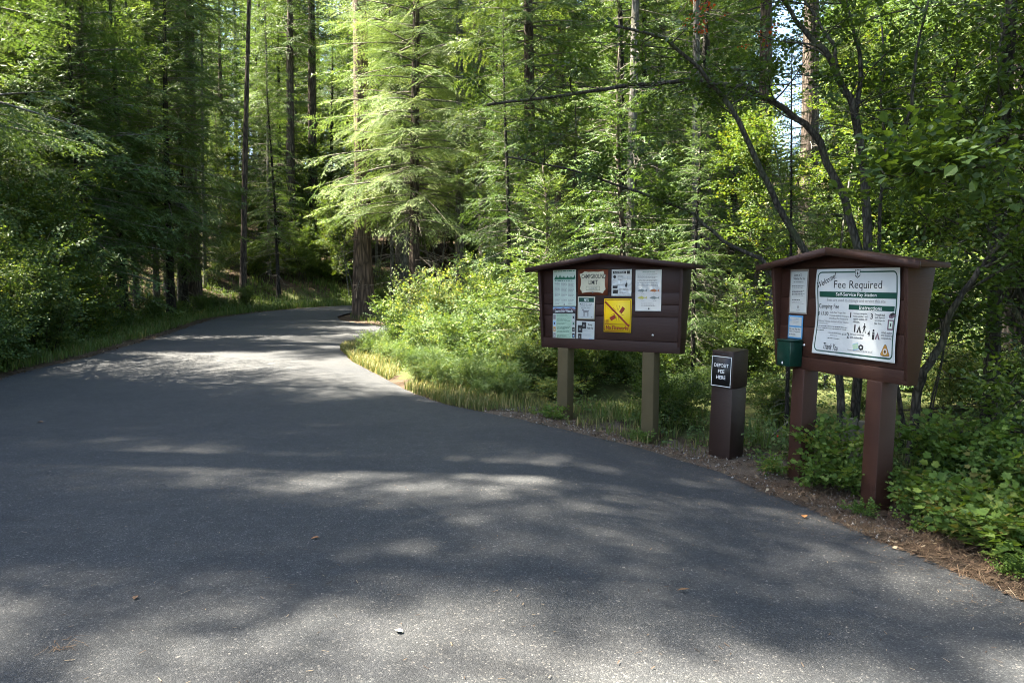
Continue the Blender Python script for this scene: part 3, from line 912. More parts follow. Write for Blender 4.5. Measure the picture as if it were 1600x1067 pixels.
# ------------------------------------------------------------------ papers: real lettering laid on each sheet
TEXTS = []          # (font object, paper record, material, box, transform options)
class Paper:
    """a sheet on a board; sheet coordinates x to the right, y DOWN from the top left corner, in metres"""
    def __init__(s, K, name, label, cat, u0, z1, w, h, mat, wave=None, off=0.003, thick=0.0012, rot=0.0, base=0.05, corner=None):
        s.w, s.h, s.wave = w, h, wave or (lambda x, y: 0 * x)
        s.root = empty(name)
        tag(s.root, label, cat)
        s.root.matrix_world = K.matrix_world @ Matrix.Translation((u0, -base - off, z1)) @ Matrix.Rotation(rot, 4, 'Y')
        s.parts = {}
        s.n = 0
        s.cell = 0.5 if wave is None else 0.011
        if mat is not None:
            nx, ny = max(2, int(w / s.cell)), max(2, int(h / s.cell))
            xs, ys = np.linspace(0, w, nx + 1), np.linspace(0, h, ny + 1)
            Xg, Yg = np.meshgrid(xs, ys)
            f = s.pos(Xg.ravel(), Yg.ravel(), 0)
            b = f + [0, thick, 0]
            n_ = len(f)
            i, j = np.meshgrid(np.arange(ny), np.arange(nx), indexing='ij')
            q = np.stack([i * (nx + 1) + j, (i + 1) * (nx + 1) + j, (i + 1) * (nx + 1) + j + 1, i * (nx + 1) + j + 1], -1).reshape(-1, 4)
            ring = np.concatenate([np.arange(nx), np.arange(ny) * (nx + 1) + nx, (ny * (nx + 1) + np.arange(nx, 0, -1)), np.arange(ny, 0, -1) * (nx + 1)])
            r2 = np.roll(ring, -1)
            rim = np.stack([ring, r2, r2 + n_, ring + n_], 1)
            obj('sheet', mesh('sheet', np.concatenate([f, b]), quads=np.concatenate([q, q[:, ::-1] + n_, rim]), mat=mat, smooth=False), s.root)
    def pos(s, x, y, lift):
        x, y = np.asarray(x, float), np.asarray(y, float)
        return np.stack([x, -s.wave(x, y) - lift, -y], -1)
    def part(s, name, mat):
        k = (name, mat, s.n if name in ('picture', 'pictogram', 'fish', 'spark', 'rule', 'firecracker') else 0)
        if k not in s.parts: s.parts[k] = MB()
        return s.parts[k]
    def rect(s, name, mat, x, y, w, h, lift=0.0009, step=0.025, shear=0.0, rot=0.0):
        nx, ny = max(1, int(math.ceil(w / step))), max(1, int(math.ceil(h / step)))
        Xg, Yg = np.meshgrid(np.linspace(0, w, nx + 1), np.linspace(0, h, ny + 1))
        Xr, Yr = Xg.ravel(), Yg.ravel()
        Xr, Yr = Xr * math.cos(rot) + Yr * math.sin(rot), -Xr * math.sin(rot) + Yr * math.cos(rot)
        i, j = np.meshgrid(np.arange(ny), np.arange(nx), indexing='ij')
        q = np.stack([i * (nx + 1) + j, (i + 1) * (nx + 1) + j, (i + 1) * (nx + 1) + j + 1, i * (nx + 1) + j + 1], -1).reshape(-1, 4)
        s.part(name, mat).add(s.pos(x + Xr, y + Yr, lift), quads=q)
    def poly(s, name, mat, P, lift=0.0008):
        P = np.asarray(P, float)
        c = P.mean(0)
        s.part(name, mat).add(np.concatenate([s.pos(P[:, 0], P[:, 1], lift), s.pos(c[:1], c[1:], lift)]), tris=[[k, len(P), (k + 1) % len(P)] for k in range(len(P))])
    def disc(s, name, mat, x, y, r, lift=0.0009, k=14, ry=None):
        t = np.linspace(0, 2 * np.pi, k, endpoint=False)
        s.poly(name, mat, np.stack([x + r * np.cos(t), y + (ry or r) * np.sin(t)], 1), lift)
    def border(s, name, mat, ins, th, rad=0.0, lift=0.0006):
        def loop(i_):
            w0, w1, h0, h1 = i_, s.w - i_, i_, s.h - i_
            r = max(rad - (i_ - ins), 0.0001)
            P = []
            for cx, cy, a0 in ((w1 - r, h0 + r, -90), (w1 - r, h1 - r, 0), (w0 + r, h1 - r, 90), (w0 + r, h0 + r, 180)):
                for a in np.linspace(a0, a0 + 90, 6): P.append((cx + r * math.cos(math.radians(a)), cy + r * math.sin(math.radians(a))))
            P.append(P[0])
            o = []
            for a, b in zip(P[:-1], P[1:]):
                k = max(1, int(np.hypot(b[0] - a[0], b[1] - a[1]) / 0.03)) if rad == 0 or True else 1
                o += [(np.array(a) + (np.array(b) - np.array(a)) * q / 24) for q in range(24)] if np.hypot(b[0] - a[0], b[1] - a[1]) > 0.05 else [np.array(a)]
            return np.array(o)
        A, B = loop(ins), loop(ins + th)
        n_ = len(A)
        s.part(name, mat).add(np.concatenate([s.pos(A[:, 0], A[:, 1], lift), s.pos(B[:, 0], B[:, 1], lift)]), quads=[[k, (k + 1) % n_, (k + 1) % n_ + n_, k + n_] for k in range(n_)])
    def lines(s, mat, x, y, w, n, pitch, th, ragged=0.25, name='small_print', g=np.random.default_rng(3)):
        """rows of unreadable fine print, each row broken into words"""
        for k in range(n):
            end = w * (1 - ragged * g.random() * (1 if k < n - 1 else 2))
            q = 0.0
            while q < end:
                l = min((0.6 + 1.8 * g.random()) * th * 2.2, end - q)
                s.rect(name, mat, x + q, y + k * pitch, l, th, step=1)
                q += l + th * 0.8
    def text(s, txt, x, y, w, h, mat='ink', name='lettering', shear=0.0, rot=0.0, bold=0.0, lift=0.0013):
        c = bpy.data.curves.new('lettering', 'FONT')
        c.body = txt
        c.shear = shear
        c.offset = bold
        c.resolution_u = 2
        o = bpy.data.objects.new('lettering_source', c)
        COL.objects.link(o)
        TEXTS.append((o, s, name, mat, x, y, w, h, rot, lift))
    def done(s):
        for (nm, mt, _), mb in s.parts.items():
            o = mb.build(nm, M[mt], s.root)
            if nm in ('small_print', 'tree_line', 'heading', 'sleeve', 'spark'): o['kind'] = 'stuff'
    def next(s):
        s.n += 1
        return s

# the fee poster
fw, fh = 1.05, 0.83
def wv(x, y):
    e = np.exp(-((x / 0.12) ** 2)) * 0.014 * np.sin(y * 9 + 0.4) + np.exp(-(((fw - x) / 0.14) ** 2)) * (0.012 * np.sin(y * 8.5 + 2.2) + 0.01)
    return 0.008 + 0.003 * np.sin(x * 7 + y * 5) + 0.002 * np.sin(x * 11 - y * 8) + e + 0.006 * (y / fh) ** 2
P = Paper(KR, 'poster', 'large white fee poster with a green border on the right notice board', 'poster', -0.298, 1.862, fw, fh, M['poster_white'], wv, 0.004)
def fx(a): return a * fw
def fy(a): return a * fh
P.border('border', 'dark_green', 0.026, 0.013, 0.05)
P.rect('band', 'dark_green', fx(.055), fy(.262), fx(.915), fy(.066))
P.rect('band', 'dark_green', fx(.43), fy(.405), fx(.525), fy(.056))
P.text('Welcome!', .02, .078, .262, .06, 'ink', shear=0.3, rot=0.42, bold=0.01)
P.text('Fee Required', fx(.235), fy(.135), fx(.57), fy(.115), 'ink')
P.text('Self-Service Pay Station', fx(.265), fy(.272), fx(.485), fy(.05), 'white_print', bold=0.008, lift=0.002)
P.text('Fees are used to manage and service this site', fx(.155), fy(.34), fx(.7), fy(.046), 'grey_ink')
P.text('Camping Fee', fx(.045), fy(.405), fx(.265), fy(.07), 'ink', bold=0.006)
P.text('Instructions', fx(.56), fy(.412), fx(.26), fy(.043), 'white_print', bold=0.008, lift=0.002)
P.text('$ 15.00', fx(.03), fy(.497), fx(.145), fy(.05), 'ink', shear=0.2, bold=0.012)
P.text('Daily Fee Single Site', fx(.195), fy(.493), fx(.2), fy(.026), 'ink')
P.text('With Golden Age/Access or Interagency', fx(.19), fy(.53), fx(.25), fy(.022), 'ink')
P.text('Seniors/Access Pass Discount $ 7.50', fx(.185), fy(.562), fx(.25), fy(.022), 'ink')
P.text('Additional Vehicles Include Full Size Vehicles', fx(.03), fy(.594), fx(.41), fy(.026), 'grey_ink')
P.text('and Motorcycles', fx(.03), fy(.626), fx(.15), fy(.024), 'grey_ink')
P.lines('ink', fx(.03), fy(.664), fx(.4), 2, fy(.024), 0.006, 0.05)
P.lines('ink', fx(.03), fy(.714), fx(.1), 1, fy(.024), 0.006, 0.0)
P.text('Additional vehicle charge', fx(.18), fy(.73), fx(.17), fy(.02), 'ink')
P.text('$ 5.00', fx(.37), fy(.735), fx(.05), fy(.024), 'ink')
P.lines('grey_ink', fx(.215), fy(.765), fx(.09), 1, .02, 0.005, 0)
P.lines('ink', fx(.185), fy(.8), fx(.15), 1, .02, 0.005, 0)
for d_, x_, y_ in (('1', .455, .49), ('2', .43, .722), ('3', .695, .492), ('4', .675, .682)):
    P.text(d_, fx(x_), fy(y_), fx(.012 if d_ == '1' else .027), fy(.062), 'ink', bold=0.012)
def para(p, L, x, y, pitch, h, ww):
    m_ = max(len(t) for t in L)
    for k, t in enumerate(L): p.text(t, fx(x), fy(y + k * pitch), fx(ww * len(t) / m_), fy(h), 'ink', bold=0.01)
para(P, ['Occupy campsite,', 'note number, and', 'return within 30', 'minutes.'], .495, .49, .03, .024, .165)
para(P, ['Fill out envelope', 'and enclose fee.'], .475, .725, .032, .025, .165)
para(P, ['Detach stub', 'and deposit', 'envelope in', 'fee box.'], .745, .49, .031, .025, .115)
para(P, ['Attach stub to', 'post located at', 'occupied site.'], .83, .675, .031, .025, .135)
P.text('Thank You', fx(.14), fy(.865), fx(.19), fy(.075), 'ink', shear=0.35, bold=0.01, rot=-0.03)
P.text('Unauthorized possession, 36 CFR 261.17', fx(.45), fy(.905), fx(.29), fy(.022), 'ink')
P.lines('grey_ink', fx(.05), fy(.955), fx(.3), 1, .02, 0.004, 0)
# shield at the top
sx_, sy_ = fx(.512), fy(.012)
shield = lambda k: [(sx_ + k * a, sy_ + 0.034 + k * b) for a, b in ((-.034, -.034), (-.018, -.028), (0, -.034), (.018, -.028), (.034, -.034), (.03, 0), (.034, .022), (.016, .036), (0, .046), (-.016, .036), (-.034, .022), (-.03, 0))]
P.poly('shield', 'ink', shield(1.0), 0.0012)
P.poly('shield', 'poster_white', shield(0.82), 0.0016)
P.poly('shield', 'ink', [(sx_ - .012, sy_ + .044), (sx_, sy_ + .014), (sx_ + .012, sy_ + .044)], 0.002)
P.rect('shield', 'ink', sx_ - .002, sy_ + .042, .004, .012, 0.002)
P.rect('shield', 'grey_ink', sx_ - .02, sy_ + .058, .04, .006, 0.002)
# pictograms
def tent(p, x, y, w, h, mat='ink', hole='poster_white'):
    p.next().poly('pictogram', mat, [(x, y + h), (x + w / 2, y), (x + w, y + h)])
    p.next().poly('pictogram', hole, [(x + w * .34, y + h * 1.0), (x + w / 2, y + h * .42), (x + w * .66, y + h)], 0.0013)
def walker(p, x, y, h, mat='ink'):
    p.next().disc('pictogram', mat, x, y + h * .09, h * .085)
    p.next().poly('pictogram', mat, [(x - h * .1, y + h * .2), (x + h * .1, y + h * .2), (x + h * .09, y + h * .55), (x - h * .09, y + h * .55)])
    p.next().poly('pictogram', mat, [(x - h * .08, y + h * .52), (x + h * .02, y + h * .52), (x - h * .12, y + h), (x - h * .2, y + h)])
    p.next().poly('pictogram', mat, [(x - h * .02, y + h * .52), (x + h * .09, y + h * .52), (x + h * .24, y + h), (x + h * .15, y + h)])
    p.next().poly('pictogram', mat, [(x - h * .1, y + h * .22), (x - h * .04, y + h * .26), (x - h * .2, y + h * .5), (x - h * .25, y + h * .46)])
    p.next().poly('pictogram', mat, [(x + h * .04, y + h * .24), (x + h * .1, y + h * .22), (x + h * .25, y + h * .44), (x + h * .2, y + h * .48)])
P.next().rect('pictogram', 'ink', fx(.515), fy(.635), .017, .062)
P.next().rect('pictogram', 'mauve', fx(.515), fy(.625), .017, .012)
tent(P, fx(.545), fy(.63), .062, .07)
walker(P, fx(.635), fy(.605), .09)
P.next().poly('pictogram', 'mauve', [(fx(.9), fy(.5)), (fx(.955), fy(.475)), (fx(.985), fy(.5)), (fx(.94), fy(.535)), (fx(.905), fy(.53))])
P.next().poly('pictogram', 'ink', [(fx(.91), fy(.49)), (fx(.945), fy(.47)), (fx(.97), fy(.485)), (fx(.93), fy(.515))], 0.0012)
P.next().rect('pictogram', 'mauve', fx(.895), fy(.548), fx(.072), fy(.11))
P.next().rect('pictogram', 'mint_paper', fx(.91), fy(.562), fx(.042), fy(.08), 0.0012)
P.next().rect('pictogram', 'ink', fx(.925), fy(.585), fx(.012), fy(.035), 0.0016)
P.next().disc('pictogram', 'ink', fx(.74), fy(.675), .011)
P.next().rect('pictogram', 'ink', fx(.728), fy(.692), .026, .07)
P.next().rect('pictogram', 'grey_ink', fx(.731), fy(.705), .02, .014, 0.0013)
tent(P, fx(.757), fy(.69), .062, .066, 'mauve')
P.next().rect('pictogram', 'sky_blue', fx(.505), fy(.845), .075, .062, 0.0007, rot=0.25)
P.next().rect('pictogram', 'pale_green_paper', fx(.507), fy(.85), .07, .05, 0.0012, rot=0.25)
P.next().poly('pictogram', 'ink', [(fx(.58), fy(.86)), (fx(.61), fy(.838)), (fx(.64), fy(.855)), (fx(.638), fy(.895)), (fx(.605), fy(.905)), (fx(.585), fy(.885))], 0.0013)
P.next().disc('pictogram', 'poster_white', fx(.611), fy(.872), .012, 0.0016)
bx_, by_ = fx(.885), fy(.815)
P.poly('badge', 'ink', [(bx_, by_ - .004), (bx_ + .014, by_ + .004), (bx_ + .056, by_ + .085), (bx_ + .05, by_ + .1), (bx_, by_ + .106), (bx_ - .05, by_ + .1), (bx_ - .056, by_ + .085), (bx_ - .014, by_ + .004)], 0.0008)
P.poly('badge', 'amber', [(bx_, by_), (bx_ + .012, by_ + .007), (bx_ + .052, by_ + .085), (bx_ + .046, by_ + .096), (bx_, by_ + .101), (bx_ - .046, by_ + .096), (bx_ - .052, by_ + .085), (bx_ - .012, by_ + .007)], 0.0012)
P.disc('badge', 'poster_white', bx_, by_ + .062, .027, 0.0016)
P.disc('badge', 'amber', bx_, by_ + .062, .017, 0.002)
P.rect('badge', 'ink', bx_ - .008, by_ + .052, .016, .02, 0.0023)
P.lines('ink', bx_ - .06, by_ + .112, .115, 1, .01, .004, 0)
P.done()

# the other papers of the right board
P = Paper(KR, 'paper_notice', 'narrow white notice in a clear sleeve, left of the big fee poster', 'notice', -0.69, 1.842, 0.247, 0.42, M['paper'], lambda x, y: 0.003 + 0.003 * np.sin(y * 12), 0.006)
P.text('Limit of 2', .05, .022, .11, .026, bold=0.012)
P.text('Vehicles Per Site', .04, .058, .18, .026, bold=0.012)
P.lines('ink', .045, .105, .15, 1, .02, .007, 0)
for y_, n_ in ((.145, 2), (.19, 2), (.225, 2)): P.lines('ink' if n_ == 2 else 'grey_ink', .025, y_, .2, n_, .015, .006, .15)
P.lines('ink', .03, .285, .12, 1, .02, .008, 0)
P.lines('grey_ink', .03, .31, .19, 2, .013, .005, .2)
P.poly('emblem', 'grey_ink', [(.115, .352), (.125, .345), (.135, .352), (.136, .37), (.125, .38), (.114, .37)])
P.lines('grey_ink', .095, .388, .06, 1, .01, .004, 0)
P.rect('sleeve', 'sleeve_edge', -.018, -.012, .018, .44, -0.001, step=1)
P.rect('sleeve', 'sleeve_edge', .247, -.012, .016, .44, -0.001, step=1)
P.rect('sleeve', 'sleeve_edge', -.018, .42, .281, .012, -0.001, step=1)
P.rect('sleeve', 'sleeve_edge', -.018, -.024, .281, .022, -0.001, step=1)
P.done()
P = Paper(KR, 'paper_notice', 'small notice with a blue border above the green box on the right board', 'notice', -0.702, 1.392, 0.225, 0.24, M['blue'], lambda x, y: 0.002 + 0 * x, 0.006)
P.rect('panel', 'paper', .02, .016, .185, .088)
P.rect('panel', 'paper', .016, .122, .193, .1)
P.lines('blue', .065, .03, .1, 2, .014, .006, .1, 'lettering')
P.disc('emblem', 'sky_blue', .04, .05, .014)
P.lines('grey_ink', .07, .062, .1, 3, .01, .004, .3)
P.text('Discover Pass Not', .022, .128, .17, .022, bold=0.01)
P.text('Valid or Required', .022, .156, .165, .02, bold=0.01)
P.text('at this Site', .022, .184, .1, .02, bold=0.01)
P.poly('emblem', 'ink', [(.16, .175), (.175, .185), (.2, .215), (.185, .21), (.172, .2)])
P.done()

# green leaflet box
gbx = empty('leaflet_box')
tag(gbx, 'dark green lidded metal box on the left end of the right notice board', 'box')
gbx.matrix_world = KR.matrix_world @ Matrix.Translation((-0.565, -0.058, 0.875))
p = MB()
p.box((-0.105, -0.15, 0.0), (0.105, 0.0, 0.255))
p.build('body', M['box_green'], gbx, bevel=0.006)
p = MB()
p.box((-0.112, -0.158, 0.256), (0.112, 0.0, 0.272))
p.build('lid', M['box_green'], gbx, bevel=0.004)
p = MB()
V = [(-0.025, -0.1525, 0.02), (0.005, -0.1525, 0.02), (-0.008, -0.1525, 0.045), (-0.014, -0.1525, 0.045)]
p.add(V + [(a, -0.1475, c) for a, b, c in V], quads=[[0, 1, 2, 3], [0, 4, 5, 1], [1, 5, 6, 2], [2, 6, 7, 3], [3, 7, 4, 0]])
p.build('latch', M['white_print'], gbx)

# the papers of the left board
P = Paper(KL, 'poster', 'tall pale notice with a green row of trees, upper left of left board', 'poster', -0.866, 1.937, 0.37, 0.492, M['mint_paper'], lambda x, y: 0.004 + 0.004 * np.sin(y * 8 + 1), 0.004, rot=-0.012)
g_t = np.random.default_rng(8)
P.lines('forest_green', .02, .012, .33, 1, .02, .012, 0, 'heading')
for k in range(15):
    x_ = .025 + k * .0222
    h_ = .03 + .035 * g_t.random()
    P.poly('tree_line', 'forest_green', [(x_ - .004, .125), (x_ + .012, .125 - h_), (x_ + .03, .125)])
P.rect('tree_line', 'forest_green', .025, .118, .325, .014)
P.lines('forest_green', .03, .142, .3, 1, .02, .01, 0, 'heading')
for c_, n_ in ((.025, 12), (.135, 12), (.245, 12)): P.lines('grey_ink', c_, .17, .095, n_, .0165, .0055, .2)
P.next().rect('rule', 'grey_ink', .02, .385, .33, .004)
for c_, n_ in ((.025, 4), (.135, 3), (.245, 4)): P.lines('grey_ink', c_, .405, .095, n_, .017, .0055, .3)
P.disc('emblem', 'grey_ink', .18, .47, .012)
P.done()
P = Paper(KL, 'poster', 'tall green notice edged with small pictures, lower left of the left board', 'poster', -0.866, 1.434, 0.365, 0.535, M['paper'], lambda x, y: 0.002 + 0.003 * np.sin(y * 7), 0.002, rot=-0.012)
P.rect('panel', 'pale_green_paper', .055, .07, .255, .445)
P.poly('mountain_picture', 'sky_blue', [(0, 0), (.365, 0), (.365, .03), (0, .03)], 0.0006)
P.poly('mountain_picture', 'mauve', [(0, .03), (.05, .012), (.1, .03), (.17, .01), (.24, .028), (.3, .008), (.365, .03), (.365, .075), (0, .075)], 0.0009)
P.poly('mountain_picture', 'ink', [(0, .055), (.06, .03), (.13, .055), (.2, .06), (.29, .035), (.365, .055), (.365, .09), (0, .09)], 0.0012)
P.text('Leave No Weeds', .035, .034, .29, .04, 'poster_white', bold=0.02, shear=0.1, lift=0.0018)
for k in range(7): P.lines('dark_green', .07, .1 + k * .056, .22, 3 if k % 2 else 2, .014, .005, .35)
pic = ['grey_ink', 'sky_blue', 'amber', 'grey_ink', 'ink', 'pale_ink', 'pale_ink', 'ink', 'ink', 'forest_green']
for k in range(10):
    x_, y_ = (.008, .318)[k // 5], .105 + (k % 5) * .083
    P.next().rect('picture', pic[k], x_, y_, .04, .062)
    P.next().disc('picture', pic[(k + 3) % 10], x_ + .02, y_ + .035, .013, 0.0011)
P.done()
P = Paper(KL, 'sign', 'cream sign in a rust coloured frame giving the camping limit, on the left board', 'sign', -0.46, 1.938, 0.457, 0.337, M['frame_rust'], None, 0.004, 0.006, rot=0.008)
w_, h_ = .457, .337
P.poly('panel', 'cream', [(.1, .022), (.16, .034), (w_ / 2, .03), (w_ - .14, .034), (w_ - .07, .022), (w_ - .055, .06), (w_ - .03, .075), (w_ - .045, .13), (w_ - .045, .2), (w_ - .03, .262), (w_ - .055, .28), (w_ - .07, .312), (w_ - .14, .3), (w_ / 2, .296), (.14, .3), (.065, .312), (.055, .28), (.028, .262), (.045, .2), (.045, .13), (.02, .06), (.06, .052)], 0.0008)
P.text('CAMPGROUND', .052, .06, .372, .062, bold=0.014)
P.text('LIMIT', .165, .14, .14, .06, bold=0.018)
for a in ((.125, .222, .215, .004), (.125, .272, .215, .004), (.125, .222, .004, .054), (.336, .222, .004, .054)): P.next().rect('rule', 'ink', *a, 0.0012)
P.text('16 DAYS', .17, .232, .125, .034, 'grey_ink', bold=0.01, lift=0.002)
P.disc('emblem', 'grey_ink', .232, .3, .012, 0.0014)
P.done()
P = Paper(KL, 'sign', 'small white sign about pets with a green band and a standing dog', 'sign', -0.462, 1.58, 0.267, 0.305, M['cream'], None, 0.004, 0.004, rot=0.01)
P.rect('panel', 'paper', .012, .012, .243, .28)
P.rect('band', 'dark_green', .016, .016, .235, .058, 0.0012)
P.text('PETS', .1, .032, .07, .03, 'white_print', bold=0.015, lift=0.0018)
P.text('Must be on a leash', .035, .092, .19, .018, bold=0.015, lift=0.0012)
P.text('no longer than 6 feet', .045, .118, .17, .016, lift=0.0012)
P.text('and under control', .055, .14, .145, .016, lift=0.0012)
dg = [(.075, .18), (.09, .168), (.1, .175), (.115, .182), (.16, .185), (.182, .17), (.176, .198), (.178, .235), (.185, .262), (.172, .262), (.165, .225), (.155, .262), (.147, .262), (.148, .215), (.12, .213), (.118, .262), (.108, .262), (.106, .225), (.1, .262), (.092, .262), (.094, .21), (.088, .192)]
for a, b_ in (((.07, .168), (.098, .19)),): P.rect('dog', 'grey_ink', a[0], a[1], b_[0] - a[0], b_[1] - a[1], 0.0013)
P.rect('dog', 'grey_ink', .09, .183, .082, .03, 0.0013)
P.poly('dog', 'grey_ink', [(.166, .19), (.182, .168), (.186, .17), (.174, .198)], 0.0013)
for x_ in (.094, .107, .15, .163): P.rect('dog', 'grey_ink', x_, .21, .009, .052, 0.0013)
P.lines('ink', .05, .272, .14, 1, .01, .006, 0)
P.disc('emblem', 'grey_ink', .225, .272, .009, 0.0013)
P.done()
P = Paper(KL, 'paper_notice', 'small white notice with dark pictures and a blue square, below the pets sign', 'notice', -0.478, 1.253, 0.284, 0.34, M['paper'], lambda x, y: 0.002 + 0 * x, 0.003, rot=0.012)
for a in ((.022, .055, .075, .1), (.085, .012, .07, .09), (.03, .17, .055, .075)):
    P.next().rect('picture', 'ink', *a)
    P.next().disc('picture', 'grey_ink', a[0] + a[2] * .45, a[1] + a[3] * .55, a[2] * .22, 0.0012)
P.next().rect('picture', 'blue', .2, .232, .06, .085)
P.next().poly('picture', 'ink', [(.2, .3), (.22, .28), (.245, .3), (.26, .29), (.26, .317), (.2, .317)], 0.0012)
P.text('Keep', .185, .03, .065, .034, bold=0.02)
P.text('Wildlife Wild!', .165, .075, .1, .03, bold=0.02)
for y_, n_ in ((.118, 2), (.168, 3), (.225, 3), (.28, 3)): P.lines('pale_ink', .1 if y_ < .2 else .025, y_, .16, n_, .013, .005, .3)
P.done()
g_p = np.random.default_rng(4)
def crinkle(x, y): return 0.006 + 0.0035 * np.sin(x * 40 + 3 * np.sin(y * 30)) * np.sin(y * 34 + 2 * np.sin(x * 25)) * (0.4 + 0.6 * (y > 0.12))
P = Paper(KL, 'paper_notice', 'black and white notice in a crinkled sleeve right of the campground limit sign', 'notice', 0.055, 1.929, 0.292, 0.345, M['plastic_sleeve'], crinkle, 0.004)
P.rect('heading', 'ink', .02, .022, .19, .034)
P.rect('heading', 'ink', .222, .02, .045, .04)
P.text('NOTICE', .04, .028, .15, .02, 'paper', bold=0.01, lift=0.002)
P.next().disc('picture', 'ink', .045, .095, .022)
P.lines('grey_ink', .09, .08, .1, 4, .017, .006, .2)
P.lines('grey_ink', .02, .128, .06, 1, .017, .006, .2)
P.next().rect('picture', 'grey_ink', .235, .09, .004, .06)
P.next().poly('picture', 'ink', [(.195, .2), (.218, .145), (.238, .2)])
P.next().disc('picture', 'ink', .215, .212, .017)
P.next().rect('picture', 'ink', .02, .21, .07, .036)
P.next().rect('picture', 'ink', .02, .262, .08, .05)
P.lines('grey_ink', .12, .245, .14, 4, .018, .006, .2)
P.done()
P = Paper(KL, 'poster', 'white fishing notice showing four fish at the right of the left board', 'poster', 0.402, 1.918, 0.364, 0.522, M['plastic_sleeve'], lambda x, y: 0.004 + 0.004 * np.exp(-((y - .21) / .04) ** 2) * np.sin(x * 45) + 0.002 * np.sin(y * 11), 0.004)
P.text('IMPORTANT NOTICE', .1, .022, .17, .016, 'forest_green')
for y_, n_ in ((.055, 2), (.088, 2), (.125, 2), (.165, 1), (.19, 2)): P.lines('grey_ink', .03, y_, .3, n_, .015, .0055, .15)
def fish(p, x, y, w, mat):
    t = np.linspace(0, np.pi, 9)
    top = [(x + w * .8 * k / 8, y - w * .11 * math.sin(tt)) for k, tt in enumerate(t)]
    bot = [(x + w * .8 * k / 8, y + w * .12 * math.sin(tt)) for k, tt in enumerate(t)][::-1]
    p.next().poly('fish', mat, top + bot[1:-1])
    p.poly('fish', mat, [(x + w * .74, y), (x + w, y - w * .13), (x + w * .94, y), (x + w, y + w * .13)], 0.001)
    p.poly('fish', mat, [(x + w * .35, y - w * .09), (x + w * .45, y - w * .18), (x + w * .55, y - w * .09)], 0.001)
    p.poly('fish', mat, [(x + w * .45, y + w * .09), (x + w * .55, y + w * .17), (x + w * .62, y + w * .08)], 0.001)
    p.disc('fish', 'ink', x + w * .07, y - w * .015, w * .015, 0.0014)
for x_, y_, mt in ((.03, .262, 'fish_grey'), (.2, .262, 'fish_orange'), (.03, .352, 'fish_yellow'), (.2, .352, 'fish_grey')):
    fish(P, x_, y_, .14, mt)
    P.lines('grey_ink', x_ + .05, y_ + .035, .05, 1, .01, .005, 0)
P.lines('grey_ink', .085, .42, .2, 3, .015, .0055, .2)
P.disc('emblem', 'ink', .195, .49, .011)
P.done()
P = Paper(KL, 'sign', 'yellow sign with a red bar across a firecracker and the words No Fireworks', 'sign', -0.054, 1.552, 0.405, 0.434, M['yellow'], None, 0.004, 0.003, rot=0.006)
P.border('border', 'red', 0.012, 0.006, 0.012)
P.rect('border', 'red', .016, .326, .373, .006)
P.rect('firecracker', 'red', .225, .165, .085, .048, 0.0012, rot=0.93)
P.next().rect('firecracker', 'red', .085, .245, .085, .05, 0.0012, rot=0.5)
for a in np.radians([-160, -135, -100, -75, -20, 15, 40, 75, 100, 125, 165]):
    P.next().rect('spark', 'red', .205 + .042 * math.cos(a), .185 + .042 * math.sin(a), .062, .0045, 0.0009, rot=-a)
P.rect('bar', 'red', .026, .032, .475, .025, 0.0016, rot=-0.715)
for a in ((.03, .275, .04, .004), (.03, .312, .04, .004), (.03, .275, .004, .04), (.067, .275, .004, .04)): P.next().rect('pictogram', 'red', *a)
P.lines('red', .038, .284, .025, 3, .009, .005, 0)
P.text('No Fireworks', .035, .348, .335, .052, 'red', bold=0.035)
P.done()

# ------------------------------------------------------------------ deposit box
db_ = empty('deposit_box', (2.44, 8.67, -0.22), (0.0, 0.035, -0.863))
tag(db_, 'dark brown upright steel fee deposit box between the two notice boards', 'deposit box')
p = MB()
p.box((-.138, -.138, -.3), (.138, .14, .795))
p.build('lower_body', M['deposit_paint'], db_, bevel=0.006)
p = MB()
V = [(-.14, -.15, .8), (.14, -.15, .8), (.14, .143, .8), (-.14, .143, .8), (-.14, -.15, 1.205), (.14, -.15, 1.205), (.14, .143, 1.225), (-.14, .143, 1.225)]
p.add(V, quads=[[0, 1, 5, 4], [1, 2, 6, 5], [2, 3, 7, 6], [3, 0, 4, 7], [4, 5, 6, 7], [3, 2, 1, 0]])
p.build('upper_hood', M['deposit_paint'], db_, bevel=0.008)
p = MB()
p.box((-.118, -.1535, 1.168), (.06, -.15, 1.176))
p.build('slot', M['black_sign'], db_)
p = MB()
p.tube([(-.15, -.06, .84), (-.165, -.06, .84)], 0.018, 8)
p.build('lock', M['steel'], db_)
bpy.context.view_layer.update()
P = Paper(db_, 'sign', 'black sign lettered in white on the front of the deposit box', 'sign', -0.14, 1.148, 0.262, 0.345, M['black_sign'], None, 0.002, 0.0015, base=0.151)
P.border('border', 'white_print', 0.004, 0.007)
P.text('DEPOSIT', .04, .085, .182, .04, 'white_print', bold=0.012)
P.text('FEE', .09, .152, .082, .04, 'white_print', bold=0.012)
P.text('HERE', .072, .219, .118, .04, 'white_print', bold=0.012)
P.done()

